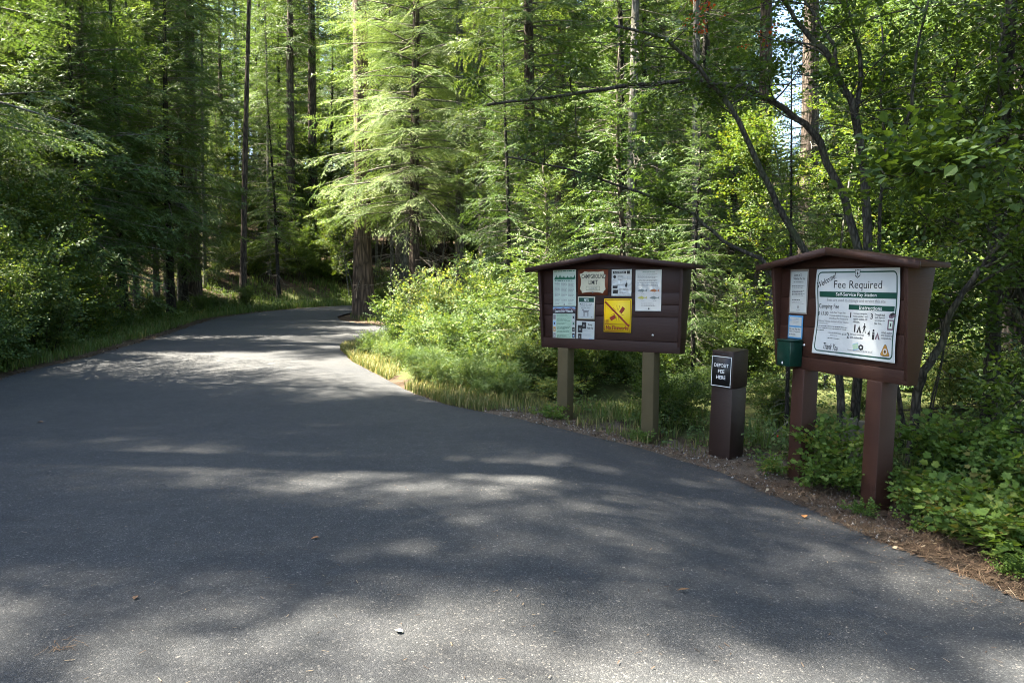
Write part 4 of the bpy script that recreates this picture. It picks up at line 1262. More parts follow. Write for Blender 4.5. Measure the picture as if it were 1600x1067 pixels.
# turn every lettering curve into a mesh part of its paper
bpy.context.view_layer.update()
dg_ = bpy.context.evaluated_depsgraph_get()
LET = {}
for o, s, name, mat, x, y, w_, h_, rot, lift in TEXTS:
    ev = o.evaluated_get(dg_)
    me = ev.to_mesh()
    V = np.zeros(len(me.vertices) * 3)
    me.vertices.foreach_get('co', V)
    V = V.reshape(-1, 3)
    me.calc_loop_triangles()
    T = np.zeros(len(me.loop_triangles) * 3, np.int32)
    me.loop_triangles.foreach_get('vertices', T)
    lo, hi = V.min(0), V.max(0)
    ux = (V[:, 0] - lo[0]) / (hi[0] - lo[0]) * w_
    uy = (hi[1] - V[:, 1]) / (hi[1] - lo[1]) * h_
    if rot:
        cx, cy = w_ / 2, h_ / 2
        dx, dy = ux - cx, uy - cy
        ux, uy = cx + dx * math.cos(rot) + dy * math.sin(rot), cy - dx * math.sin(rot) + dy * math.cos(rot)
    LET.setdefault((id(s), name, mat), (s, MB()))[1].add(s.pos(x + ux, y + uy, lift), tris=T.reshape(-1, 3)[:, ::-1])
    ev.to_mesh_clear()
for (i_, name, mat), (s, mb) in LET.items(): mb.build(name, M[mat], s.root)
for t in TEXTS:
    c_ = t[0].data
    bpy.data.objects.remove(t[0])
    bpy.data.curves.remove(c_)

# weathered wooden board standing behind the right notice board, and the small brown board behind the bushes
st = empty('wooden_post', (3.82, 8.45, -0.5), (0, 0.03, -0.5))
tag(st, 'short grey weathered wooden post between the legs of the right notice board', 'post')
p = MB()
p.box((-.15, -.05, 0), (-.003, .05, .74))
p.build('plank', M['grey_wood'], st, bevel=0.01)
p = MB()
p.box((.003, -.05, 0), (.15, .05, .72))
p.build('plank', M['grey_wood'], st, bevel=0.01)
sb = empty('brown_board', (XP(757, 19), 19, gz(XP(757, 19), 19)), (0, 0, -0.3)) if 'XP' in globals() else empty('brown_board', (-0.68, 19, 0.3), (0, 0, -0.3))
tag(sb, 'small brown wooden board half hidden above the sunlit bushes', 'sign')
for a, b_ in ((1.62, 1.8), (1.81, 2.0)):
    p = MB()
    p.box((-.3, -.03, a), (.3, .0, b_))
    p.build('plank', M['brown_paint'], sb, bevel=0.005)
for u in (-.2, .2):
    p = MB()
    p.box((u - .05, .002, -.3), (u + .05, .1, 2.0))
    p.build('post', M['brown_paint'], sb, bevel=0.005)

# ------------------------------------------------------------------ trees: one of each kind

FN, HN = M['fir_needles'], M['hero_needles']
V_MID = [conifer(21, 19, 2.6, 3.1, 0.17, LIB_MID, FN, M['dark_bark'], dead=30, dead_to=5, whorl=0.37, per=(4, 6)),
         conifer(22, 23, 6.0, 2.9, 0.2, LIB_MID, FN, M['fir_bark'], dead=55, dead_to=9, whorl=0.4, per=(4, 6)),
         conifer(23, 16, 4.0, 2.4, 0.12, LIB_MID, FN, M['dark_bark'], dead=45, dead_to=6, whorl=0.5)]
V_FAR = [conifer(31, 21, 3.5, 3.2, 0.2, LIB_FAR, FN, M['fir_bark'], dead=25, dead_to=6),
         conifer(32, 26, 8.0, 3.0, 0.24, LIB_FAR, FN, M['fir_bark'], dead=35, dead_to=12),
         conifer(33, 17, 2.0, 2.3, 0.13, LIB_FAR, FN, M['dark_bark'], dead=25, dead_to=5),
         conifer(34, 24, 5.5, 2.6, 0.18, LIB_FAR, FN, M['grey_bark'], dead=35, dead_to=9, whorl=0.6)]
V_TALL = [conifer(41, 27, 12.5, 2.6, 0.29, LIB_MID, FN, M['fir_bark'], dead=40, dead_to=16, dead_len=1.3),
          conifer(42, 22, 11, 1.9, 0.11, LIB_MID, FN, M['grey_bark'], dead=60, dead_to=12, dead_len=1.2)]
V_YOUNG = [conifer(51, 4.4, 0.25, 1.35, 0.045, LIB_MID, FN, M['fir_bark'], whorl=0.28, per=(4, 6), droop=0.12, low_up=0.1),
           conifer(52, 2.6, 0.15, 0.9, 0.03, LIB_MID, FN, M['fir_bark'], whorl=0.22, per=(4, 6), droop=0.1, low_up=0.15),
           conifer(53, 7.0, 0.5, 1.7, 0.07, LIB_MID, FN, M['fir_bark'], whorl=0.36, per=(3, 6), droop=0.15)]
V_BROAD = [broadleaf(61, 6.0, 4, 2.0, TW_BROAD, M['broad_leaf'], M['maple_bark'], 1.0, 2, 0.05, 2, 0.3),
           broadleaf(62, 4.2, 6, 1.8, TW_BROAD, M['broad_leaf'], M['maple_bark'], 0.9, 2, 0.03, 2, 0.2, kids=(2, 5)),
           broadleaf(63, 9.0, 3, 1.8, TW_BROAD, M['broad_leaf'], M['grey_bark'], 1.05, 2, 0.06, 2, 0.3, branch_len=0.24)]
V_BUSH = [broadleaf(71, 1.7, 26, 1.0, TW_SMALL, M['bush_leaf'], M['maple_bark'], 1.05, 2, 0.009, 1, 0.15, jitter=0.14, branch_len=0.3),
          broadleaf(72, 1.3, 22, 0.9, TW_SMALL, M['bush_leaf'], M['maple_bark'], 1.05, 2, 0.008, 1, 0.1, jitter=0.14, branch_len=0.3),
          broadleaf(73, 2.4, 18, 1.1, TW_SMALL, M['bush_leaf'], M['maple_bark'], 1.1, 2, 0.012, 1, 0.2, jitter=0.16, branch_len=0.28)]
V_UNDER = [dict(stems=v['stems'], foliage=v['foliage'].copy()) for v in V_BUSH]
for v in V_UNDER:
    v['foliage'].materials.clear()
    v['foliage'].materials.append(M['broad_leaf'])

V_SKIRT = conifer(24, 17, 3.7, 3.7, 0.17, LIB_MID, FN, M['dark_bark'], whorl=0.42, per=(4, 6), droop=0.22, dead=45, dead_to=4.5, dead_len=1.8)

# the named trees
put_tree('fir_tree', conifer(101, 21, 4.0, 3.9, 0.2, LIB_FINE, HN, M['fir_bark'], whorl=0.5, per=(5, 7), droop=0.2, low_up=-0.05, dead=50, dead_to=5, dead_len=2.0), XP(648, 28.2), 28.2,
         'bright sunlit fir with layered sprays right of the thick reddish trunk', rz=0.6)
put_tree('fir_tree', conifer(102, 32, 16, 3.0, 0.34, LIB_MID, FN, M['hero_bark'], dead=25, dead_to=10, wob=0.05), -5.72, 29.6,
         'thick straight trunk with reddish brown bark at the bend of the road')
put_tree('fir_tree', conifer(103, 13.5, 3.3, 4.6, 0.18, LIB_FINE, FN, M['dark_bark'], whorl=0.5, per=(4, 6), droop=0.2, low_up=0.0, dead=12, taper_pow=1.0), -11.6, 13.6,
         'near fir whose long drooping boughs hang in from the left edge of the photo', rz=0.3)
put_tree('pine_tree', conifer(104, 25, 17, 1.8, 0.145, LIB_MID, FN, M['fir_bark'], dead=26, dead_to=16, dead_len=0.8, lean=(0.9, 0), wob=0.08), XP(380, 36.5), 36.5,
         'slim dark bare trunk leaning slightly right on the left verge of the road')
put_tree('fir_tree', V_TALL[0], XP(1258, 24), 24, 'thick grey-brown trunk against the sky gap, right one of two', rz=1)
put_tree('fir_tree', V_TALL[0], XP(1190, 26), 26, 'thick grey-brown trunk against the sky gap, left one of two', rz=3, sc=0.92)
put_tree('pine_tree', V_TALL[1], XP(984, 17.5), 17.5, 'thin pale grey trunk with dead twigs rising behind the left notice board', rz=1.4)
put_tree('pine_tree', V_TALL[1], XP(1086, 18.5), 18.5, 'thin trunk with dead twigs rising behind the gap between the two notice boards', rz=4.1, sc=0.95)
put_tree('pine_tree', V_TALL[1], XP(718, 29), 29, 'slender lit trunk just right of the bright sunlit fir', rz=2.2, sc=1.4)
put_tree('pine_tree', V_TALL[1], XP(756, 31), 31, 'darker slender trunk, second to the right of the bright sunlit fir', rz=5.2, sc=1.6)
put_tree('fir_tree', conifer(105, 25, 6, 3.0, 0.34, LIB_MID, FN, M['dark_bark'], dead=18, dead_to=8, dead_len=1.0), XP(1592, 11.4), 11.4, 'massive dark trunk at the right edge of the photo behind the right notice board')
DK = dict(V_TALL[1])
DK['trunk'] = V_TALL[1]['trunk'].copy()
DK['trunk'].materials.clear()
DK['trunk'].materials.append(M['dark_bark'])
put_tree('pine_tree', DK, XP(1233, 10.4), 10.4, 'thin dark trunk seen between the deposit box and the right board', rz=2.0, sc=0.24)
put_tree('pine_tree', DK, XP(1553, 9.6), 9.6, 'thin dark pole trunk in front of the massive dark trunk at the right', rz=0.4, sc=0.75)
for k, (px, Y, sc, v, lb) in enumerate([
        (304, 35, 1.0, V_TALL[0], 'dark straight trunk left of the bare leaning pole, thickest of its group'),
        (283, 33, 0.9, V_TALL[1], 'thin dark trunk on the shaded slope beside the thickest dark trunk'),
        (263, 34, 1.1, V_TALL[1], 'brownish trunk on the shaded slope, third left of the bare leaning pole'),
        (246, 31.5, 1.0, V_TALL[1], 'thin trunk farthest left of the group on the shaded slope'),
        (458, 47, 1.0, V_TALL[0], 'dark trunk behind the bend, left one of the pair hung with dead twigs'),
        (492, 49, 1.1, V_TALL[0], 'dark trunk behind the bend, right one of the pair hung with dead twigs'),
        (422, 43, 0.8, V_TALL[1], 'thin trunk just right of the bare leaning pole'),
        (62, 37, 1.05, V_TALL[0], 'broad dark trunk showing high behind the near drooping fir'),
        (150, 40, 1.05, V_TALL[0], 'broad dark trunk in the upper left, right of the near drooping fir'),
        (214, 30, 0.85, V_TALL[1], 'slim dark trunk left of the shaded trunk group'),
        (322, 38, 0.8, V_TALL[1], 'slim trunk between the thickest dark trunk and the bare pole'),
        (613, 33, 0.7, V_TALL[1], 'thin pale trunk just right of the thick reddish trunk')]):
    put_tree('fir_tree' if v is V_TALL[0] else 'pine_tree', v, XP(px, Y), Y, lb, rz=k * 1.3, sc=sc)

# crooked multi-stemmed tree behind the right notice board
def path(*p): return np.array([at(*q) for q in p])
def fine(P, k=3):
    P = np.asarray(P)
    t = np.arange(len(P))
    tt = np.linspace(0, len(P) - 1, (len(P) - 1) * k + 1)
    return np.stack([np.interp(tt, t, P[:, i]) for i in range(3)], 1) + RNG.normal(0, 0.008, (len(tt), 3))
B0 = np.array([4.05, 9.3, -0.45])
L1 = [(fine([B0, at(1310, 560, 9.35), *path((1262, 398, 9.3), (1215, 320, 9.2), (1190, 265, 9.1), (1155, 190, 9.0), (1135, 158, 9.0), (1095, 110, 8.9), (1040, 60, 8.8), (960, 40, 8.6))]), 0.050),
      (fine([B0 + [0.2, 0.2, 0], at(1352, 480, 9.6), *path((1340, 390, 9.6), (1320, 310, 9.7), (1280, 222, 9.8), (1258, 195, 9.8), (1210, 160, 9.9), (1170, 140, 10), (1085, 125, 10.2), (980, 135, 10.4), (880, 150, 10.6), (760, 165, 10.8))]), 0.060),
      (fine([B0 + [0.35, 0.1, 0], at(1372, 520, 9.4), *path((1358, 390, 9.3), (1352, 270, 9.2), (1335, 172, 9.1), (1310, 122, 9.1), (1290, 80, 9.0), (1262, 55, 9.0), (1235, 20, 8.9), (1200, -30, 8.8))]), 0.064),
      (fine(path((1354, 300, 9.25), (1370, 258, 9.1), (1385, 236, 9.0), (1410, 210, 8.9), (1424, 170, 8.8), (1432, 90, 8.7), (1450, 0, 8.6))), 0.036),
      (fine(path((1336, 176, 9.1), (1346, 100, 9.2), (1332, 40, 9.3), (1320, -10, 9.4))), 0.032),
      (fine(path((1310, 122, 9.1), (1302, 70, 9.2), (1278, 32, 9.4), (1258, 0, 9.5), (1245, -60, 9.6))), 0.027),
      (fine([B0 + [0.5, 0, 0], at(1385, 480, 9.6), *path((1372, 390, 9.5), (1376, 320, 9.5), (1384, 250, 9.6), (1376, 150, 9.7), (1380, 40, 9.8))]), 0.032),
      (fine([B0 + [-0.1, 0.4, 0], at(1250, 480, 10), *path((1190, 405, 10.2), (1130, 376, 10.3), (1085, 335, 10.5), (1000, 300, 10.6), (880, 262, 10.7), (790, 245, 10.8))]), 0.036)]
L1 = [(p_ - B0, r_) for p_, r_ in L1]
put_tree('crooked_tree', broadleaf(81, 6, 0, 0, TW_BROAD, M['broad_leaf'], M['maple_bark'], 0.78, 1, depth=2, crown_from=0.45, lines=L1, branch_len=0.19, kids=(2, 4), tone=-0.1, bare=60, nbm=1.5, brr=0.2), B0[0], B0[1],
         'crooked many-stemmed leafy tree arching up behind the right notice board', z=B0[2])
g_e = at(1424, 722, 8.3)
L2 = [(fine(path((1420, 745, 8.3), (1428, 680, 8.3), (1432, 620, 8.3), (1445, 580, 8.2), (1470, 540, 8.2), (1487, 490, 8.1), (1517, 440, 8.0), (1560, 385, 7.9), (1610, 330, 7.8), (1680, 240, 7.6))), 0.058),
      (fine(path((1430, 713, 8.3), (1460, 685, 8.2), (1492, 676, 8.1), (1526, 676, 8.0), (1552, 656, 7.9), (1582, 633, 7.8), (1630, 605, 7.7))), 0.04),
      (fine(path((1408, 735, 8.6), (1411, 660, 8.6), (1401, 600, 8.6), (1394, 540, 8.6), (1400, 440, 8.7))), 0.035),
      (fine(path((1440, 735, 8.5), (1452, 640, 8.5), (1470, 560, 8.4), (1480, 500, 8.4), (1500, 380, 8.3))), 0.013),
      (fine(path((1434, 735, 8.5), (1462, 620, 8.6), (1475, 540, 8.7), (1455, 430, 8.8))), 0.012)]
B2 = at(1420, 745, 8.3)
L2 = [(p_ - B2, r_) for p_, r_ in L2]
put_tree('crooked_tree', broadleaf(82, 5, 0, 0, TW_BROAD, M['broad_leaf'], M['maple_bark'], 0.85, 2, depth=2, crown_from=0.55, lines=L2, branch_len=0.2, kids=(2, 4), bare=14), B2[0], B2[1],
         'small crooked tree with a low sideways limb right of the right notice board', z=B2[2])
L3 = [(fine([(7.3, 6.6, -0.4), (7.1, 6.7, 1.2), (6.6, 6.7, 2.2), *path((1610, 235, 6.6), (1560, 255, 6.5), (1500, 262, 6.4), (1440, 268, 6.3), (1385, 275, 6.3))]), 0.03),
      (fine([(7.3, 6.6, -0.4), (7.5, 6.9, 2.0), (7.2, 7.2, 3.6), (6.0, 7.6, 4.4)]), 0.035)]
B3 = np.array([7.3, 6.6, -0.4])
L3 = [(p_ - B3, r_) for p_, r_ in L3]
put_tree('leafy_tree', broadleaf(83, 4, 0, 0, TW_BIG, M['broad_leaf'], M['maple_bark'], 0.7, 2, depth=1, crown_from=0.6, lines=L3, branch_len=0.14, kids=(2, 4), tone=-0.15), B3[0], B3[1],
         'large-leafed branches reaching in from the right edge above the right notice board', z=B3[2])
red = MB()
grd = np.random.default_rng(5)
rp = np.array([at(1100 + grd.normal(0, 12), 28 + grd.normal(0, 14), 9.3 + grd.normal(0, 0.15)) for _ in range(14)] + [at(1195 + grd.normal(0, 9), 68 + grd.normal(0, 9), 9.3) for _ in range(5)])
scatter_twigs(red, grd, TW_BROAD, rp - B0, grd.normal(0, 1, rp.shape), 0.5)
# red sprays belong to the crooked tree
for c_ in bpy.data.objects:
    if c_.get('category') == 'tree' and c_.name == 'crooked_tree':
        r_ = red.build('red_foliage', M['red_leaf'], c_)
        r_['label'] = 'orange red leaves turning early'

# ------------------------------------------------------------------ the forest
def scatter(n, x0, x1, y0, y1, r, seed, taken, ok):
    g = np.random.default_rng(seed)
    o = []
    P = np.stack([x0 + (x1 - x0) * g.random(n), y0 + (y1 - y0) * g.random(n)], 1)
    sd_, dl_, dr_ = road_info(P)
    for p, s_ in zip(P, sd_):
        if s_ < 1.6 or not ok(p[0], p[1]): continue
        if all((p[0] - t[0]) ** 2 + (p[1] - t[1]) ** 2 > r * r for t in taken):
            taken.append(tuple(p))
            o.append(tuple(p))
    return o, g
LITP = np.array([(-2.3, 18, 1.5), (-1.6, 15.6, 1.7), (-0.8, 14, 1.6), (-3.3, 16.8, .3), (-2.4, 17, 1.4), (-1.2, 16.5, 1.8), (-5.8, 27.5, 7), (-4.8, 27, 5), (-5.4, 27.2, 10), (-4.2, 27, 12), (-6, 27.6, 4.2), (-3.4, 26.5, 8),
                 (-9.75, 13.7, 1.5), (-10.0, 14.9, 2.1), (-10.5, 14.2, 2.5), (-10.6, 15.7, 3.0), (-11.2, 16.6, 3.8), (-10.7, 17.4, 2.6), (-9.4, 13.6, 5.5), (-9.2, 13.6, 4.4), (-8, 33, .7), (-14.5, 37, 2), (-9, 36, .8), (-8.5, 43, 1.4), (-9.6, 45, 2.2), (-11, 42, 1.6), (-5.5, 24, .6)])
LITQ = np.array([(2.2, 13, .4), (4.5, 14.5, .5), (6.5, 13.5, .6), (3.2, 12, .4), (1.2, 12.3, .5)])
def clear(x, y, sc, H, Lm, pts=LITP, lo=0.34, c0=0.0):
    """shrink a tree until the sun can pass over it to the glades"""
    d = np.array(TOSUN)
    hz = math.hypot(d[0], d[1])
    u, v = d[0] / hz, d[1] / hz
    dx, dy = x - pts[:, 0], y - pts[:, 1]
    s_ = dx * u + dy * v
    off = np.abs(dx * v - dy * u)
    z = pts[:, 2] + s_ * d[2] / hz - gz(x, y)
    while sc > lo:
        h_ = H * sc
        rad = Lm * sc * np.clip(1 - z / h_, 0, 1) ** 0.8 * 0.85
        hit = (s_ > -1) & (z < h_) & (off < rad) & (z > c0 * sc)
        if not hit.any(): break
        sc *= 0.9
    return sc
TAKEN = [(XP(px, Y), Y) for px, Y in ((648, 28.2), (568, 29.6), (380, 36.5), (1258, 24), (1190, 26), (984, 17.5), (1086, 18.5), (718, 29), (756, 31), (1568, 11.2), (304, 35), (283, 33), (263, 34), (246, 31.5), (185, 30), (458, 47), (492, 49), (62, 37), (150, 40))] + [(-11.6, 13.6)]
def in_view(x, y, m=0.10): return y > 1 and abs(x / y) < 0.667 + m + 3 / max(y, 1)
def skygap(x, y): return 0.295 < x / max(y, 1) < 0.415
# left slope: tall trees shade the near road, lower ones stand where the sun reaches the bend
def ok_left(x, y):
    if y < 30 and x > -10.8: return False
    if not in_view(x, y, 0.10): return False
    return True
o, g = scatter(1500, -40, -10.8, 17, 62, 3.2, 1, TAKEN, ok_left)
for x, y in o:
    d = math.hypot(x, y)
    y0 = y - TOSUN.y / abs(TOSUN.x) * (-4 - x)
    if y0 < 11.5: v, s_ = V_MID[g.integers(2)], 1.35 + 0.3 * g.random()
    elif -20 < x and 27 < y < 46: v, s_ = V_MID[1 + g.integers(2)], 0.62 + 0.2 * g.random()
    elif d < 47:
        if g.random() < 0.5: v, s_ = V_YOUNG[2], min(1.5 + 0.6 * g.random(), (1.3 * (-4 - x) + 2) / 7.0)
        else: v, s_ = V_MID[(0, 2)[g.integers(2)]], min(0.72 + 0.2 * g.random(), (1.3 * (-4 - x) + 3) / 18)
    else: v, s_ = V_FAR[g.integers(4)], 0.75 + 0.3 * g.random()
    dim = {id(V_MID[0]): (19, 3.1), id(V_MID[1]): (23, 2.9), id(V_MID[2]): (16, 2.4), id(V_YOUNG[2]): (7, 1.7)}.get(id(v), (22, 3))
    s_ = clear(x, y, s_, *dim)
    if s_ < 0.36 and dim[0] > 8: continue
    put_tree('fir_tree', v, x, y, 'shaded slope conifer, %s, %s' % (depth_word(y), where(x, y)), group='conifers on the slope left of the road', rz=g.random() * 6.28, sc=s_, tilt=g.normal(0, 0.015, 2))
# beyond the bend and behind the boards
def ok_mid(x, y):
    if skygap(x, y) or not in_view(x, y, 0.02): return False
    return True
o, g = scatter(1200, -16, 50, 30, 95, 3.6, 2, TAKEN, ok_mid)
for x, y in o:
    put_tree('fir_tree', V_FAR[g.integers(4)], x, y, 'forest conifer, %s, %s' % (depth_word(y), where(x, y)), group='conifers in the deep forest beyond the road', rz=g.random() * 6.28, sc=1.0 + 0.45 * g.random(), tilt=g.normal(0, 0.015, 2))
o, g = scatter(500, -75, -14, 58, 105, 4.6, 12, TAKEN, lambda x, y: in_view(x, y, 0.02))
for x, y in o:
    put_tree('fir_tree', V_FAR[(0, 2, 3)[g.integers(3)]], x, y, 'conifer high on the slope, %s, %s' % (depth_word(y), where(x, y)), group='conifers far up the slope', rz=g.random() * 6.28, sc=1.1 + 0.4 * g.random())
for k, (px, Y, sc) in enumerate([(55, 24, .7), (195, 27.5, .72), (290, 33, .7), (440, 48, .9), (130, 23, .62), (522, 54, .9)]):
    put_tree('fir_tree', V_MID[0], XP(px, Y), Y, 'full dark low-boughed fir, %s, %s' % (depth_word(Y), where(XP(px, Y), Y)), group='full low firs left of the road', rz=k * 2.3, sc=sc)
for k, (px, Y, sc) in enumerate([(25, 25, .9), (110, 27, .95), (172, 31, 1.0), (228, 34, .95), (268, 29.5, .85), (318, 37, 1.0), (352, 43, 1.05), (412, 46, 1.1), (200, 38, 1.1)]):
    if clear(XP(px, Y), Y, sc, 17, 3.7, c0=3.7) < 0.7: continue
    put_tree('fir_tree', V_SKIRT, XP(px, Y), Y, 'broad green fir with its skirt above head height, %s, %s' % (depth_word(Y), where(XP(px, Y), Y)), group='broad firs over the slope', rz=k * 1.1, sc=clear(XP(px, Y), Y, sc, 17, 3.7, c0=3.7))
def ok_gap(x, y): return skygap(x, y)
o, g = scatter(120, 8, 30, 30, 80, 3.5, 3, TAKEN, ok_gap)
for x, y in o:
    put_tree('fir_tree', V_YOUNG[2], x, y, 'young conifer low in the %s below the sky gap' % depth_word(y), group='young conifers below the sky gap', rz=g.random() * 6.28, sc=0.9 + 0.5 * g.random())
o, g = scatter(140, 7.5, 24, 13, 29, 4.4, 4, TAKEN, lambda x, y: in_view(x, y, 0.0) and not skygap(x, y))
for x, y in o:
    put_tree('fir_tree', V_MID[g.integers(3)], x, y, 'shaded woods conifer, %s, %s' % (depth_word(y), where(x, y)), group='conifers behind the right notice board', rz=g.random() * 6.28, sc=0.75 + 0.35 * g.random())
# round the camera, outside the frame: they shade the near road
SHADE = [(V_TALL[0], 3, 1.1, -17.89, 6.36), (V_TALL[0], 0, 0.85, -27.74, 17.89), (V_TALL[0], 2, 1.45, -11.81, 11.21), (V_TALL[0], 2, 1.1, -15.55, 2.96), (V_MID[1], 0, 0.85, -14.2, 6.72), (V_MID[0], 3, 0.6, -17.98, 15.61), (V_TALL[0], 1, 1.45, -30.51, 9.63), (V_MID[1], 3, 0.85, -20.47, 19.44), (V_TALL[0], 1, 1.45, -13.94, 1.19), (V_TALL[0], 0, 1.1, -23.01, 10.39), (V_MID[0], 3, 0.85, -24.82, 2.0), (V_MID[0], 2, 0.85, -23.22, 14.78), (V_TALL[0], 0, 1.45, -17.7, 20.48), (V_TALL[0], 2, 1.1, -21.1, 12.66), (V_MID[0], 2, 0.6, -20.64, 16.67), (V_MID[0], 1, 1.45, -18.17, 0.62), (V_TALL[0], 0, 1.45, -15.28, 11.09), (V_MID[1], 3, 0.6, -26.93, 7.57), (V_TALL[0], 3, 1.1, -27.03, 20.35), (V_MID[0], 3, 1.45, -25.37, 14.15), (V_TALL[0], 3, 1.45, -13.1, 8.46), (V_TALL[0], 1, 1.45, -26.87, 12.73), (V_TALL[0], 2, 1.1, -18.13, 10.94), (V_TALL[0], 3, 1.1, -22.22, 7.71), (V_MID[0], 2, 0.85, -28.52, 15.18), (V_MID[1], 1, 1.1, -18.62, 2.7), (V_MID[0], 1, 1.1, 8.5, 3), (V_MID[1], 0, 1.1, 11, 6.5), (V_MID[0], 2, 1.1, 9.5, -3), (V_MID[1], 3, 1.1, 13, 0), (V_MID[0], 0, 1.0, 4, -9), (V_MID[1], 1, 1.0, -3, -13), (V_MID[1], 2, 1.1, 9, -9), (V_MID[0], 3, 1.0, -9, -11)]
for v, k, sc_, x, y in SHADE:
    put_tree('fir_tree', v, x, y, 'tall conifer beside the near road, outside the photo', group='conifers beside the near road', rz=k * math.pi / 2, sc=sc_)

for k, (x, y) in enumerate([(0.5, 20.5), (3.2, 22.5), (9.6, 17.5), (5.2, 21.5), (1.6, 26.5), (4.6, 27), (10.5, 19.5), (12.5, 24), (13.5, 17), (-0.6, 24.5 + 4), (9.8, 14.2)]):
    put_tree('fir_tree', V_MID[1 + k % 2], x, y, 'dark twiggy conifer, %s, %s' % (depth_word(y), where(x, y)), group='dark conifers in the thicket', rz=k * 1.9, sc=0.85 + 0.1 * (k % 3))
# understory
TB = []
o, g = scatter(140, -2, 11, 12.5, 27, 1.9, 5, TB, lambda x, y: in_view(x, y, 0.0) and not (x < 1.2 and y < 14) and x / y > -0.055)
for k, (x, y) in enumerate(o):
    q_ = clear(x, y, 1.0, 5.5, 2.0, LITQ, 0.45)
    if 0.29 < x / y < 0.42: q_ = min(q_, 0.55)
    if k % 4: put_tree('young_fir', V_YOUNG[2] if k % 4 == 1 else V_YOUNG[0] if k % 4 == 2 else V_MID[2], x, y, 'young thicket fir, %s, %s' % (depth_word(y), where(x, y)), group='young firs behind the notice boards', rz=g.random() * 6.28, sc=(0.8 + 0.5 * g.random()) * q_ * (0.55 if k % 4 == 3 else 1))
    else: put_bush('leafy_tree', V_BROAD[(k // 4) % 3], x, y, 'small leafy thicket tree, %s, %s' % (depth_word(y), where(x, y)), 'tree', 'leafy trees behind the notice boards', g.random() * 6.28, (0.75 + 0.45 * g.random()) * q_)
o, g = scatter(200, -22, -12.2, 16, 21.5, 1.9, 6, [(-11.6, 13.6)], lambda x, y: in_view(x, y, 0.0))
for k, (x, y) in enumerate(o):
    if clear(x, y, 1.0, 6.5, 2.2, lo=0.5) < 0.95: continue
    if k % 3 == 0: put_tree('young_fir', V_YOUNG[(k // 3) % 3], x, y, 'young undergrowth fir, %s, %s' % (depth_word(y), where(x, y)), group='young firs left of the road', rz=g.random() * 6.28, sc=0.8 + 0.5 * g.random())
    else: put_bush('leafy_tree', V_BROAD[k % 3], x, y, 'small leafy tree under conifers, %s, %s' % (depth_word(y), where(x, y)), 'tree', 'leafy trees left of the road', g.random() * 6.28, 0.65 + 0.55 * g.random())
o, g = scatter(160, -16, 16, 40, 60, 2.2, 7, [], lambda x, y: in_view(x, y, 0.0))
for k, (x, y) in enumerate(o):
    put_bush('leafy_tree', V_BROAD[k % 3], x, y, 'far undergrowth leafy tree, %s, %s' % (depth_word(y), where(x, y)), 'tree', 'leafy trees around the bend', g.random() * 6.28, 0.7 + 0.6 * g.random())
for k, (px, Y) in enumerate([(300, 37), (335, 39), (352, 40.5), (400, 42), (430, 43.5), (455, 44), (485, 45), (515, 45.5), (540, 46), (470, 47), (420, 46), (360, 43), (590, 36), (605, 33), (622, 35), (640, 34)]):
    put_bush('bush', (V_UNDER if k % 2 else V_BUSH)[k % 3], XP(px, Y), Y, 'low green bush on the far verge, %s, %s' % (depth_word(Y), where(XP(px, Y), Y)), 'bush', 'bushes around the far bend', k * 1.3, 0.6 + 0.15 * (k % 4))
put_bush('leafy_tree', V_BROAD[0], 7.0, 9.7, 'dark leafy tree in front of the massive trunk at the right edge', 'tree', None, 1.0, 0.95)
put_bush('leafy_tree', V_BROAD[2], 8.3, 10.6, 'tall leafy tree beside the massive trunk at the right edge', 'tree', None, 2.0, 0.9)
put_tree('young_fir', V_YOUNG[0], XP(842, 13.4), 13.4, 'bright young fir with upswept sprays at the left end of the left notice board', rz=0.4, sc=0.85)

# bushes along the right verge, from the side road to the left notice board
BL = [(-2.55, 18.9, 0, 0.75), (-2.2, 17.9, 1, 0.95), (-2.35, 16.9, 0, 0.8), (-1.7, 16.2, 0, 1.0), (-0.9, 17.3, 2, 0.85), (-1.45, 15.0, 1, 0.95), (-0.5, 15.9, 2, 0.9), (-0.9, 14.1, 0, 0.95), (-0.1, 15.0, 2, 0.95), (-0.45, 13.1, 1, 0.95), (0.45, 14.0, 2, 0.85),
      (0.15, 12.5, 0, 0.75), (1.0, 13.2, 0, 0.85), (-1.4, 18.6, 2, 0.75), (0.4, 17.4, 0, 1.0), (-0.3, 18.6, 2, 0.95), (0.7, 11.9, 1, 0.55)]
for k, (x, y, v, sc) in enumerate(BL):
    put_bush('bush', V_BUSH[v], x, y, ('%s sunlit yellow-green bush %s' % (['leafy', 'low', 'tall'][v], 'at the verge tip by the side road' if y > 18.3 and x < -1 else 'second from the verge tip' if y > 16.5 and x < -1 else 'midway along the thicket' if y > 15.2 else 'at the back of the thicket' if x > 0 and y > 13.5 else 'nearest the left board') + (' edging the grass' if x < -1.3 else ' one step back')), 'bush', 'sunlit bushes on the right verge', k * 1.9, sc * (0.84 if y > 14.5 else 0.72), sz=sc * (0.68 + 0.14 * (k % 4)) * (1.0 if y > 14.5 else 0.7))
o, g = scatter(170, 1.0, 9.5, 10.2, 19, 0.95, 8, [(1.27, 10.06), (0.73, 10.47), (1.75, 9.7)], lambda x, y: in_view(x, y, 0.0) and y > 10.6 + 0.0 * x)
for k, (x, y) in enumerate(o):
    put_bush('bush', V_BUSH[k % 3] if k % 4 else V_UNDER[k % 3], x, y, 'undergrowth bush %s, %s' % ('close behind the boards' if y < 13 else 'a few steps back' if y < 16 else 'farther back', where(x, y)), 'bush', 'bushes in the undergrowth behind the boards', g.random() * 6.28, (0.3 + 0.4 * g.random()) * (1 if y < 13.5 else 1.3))
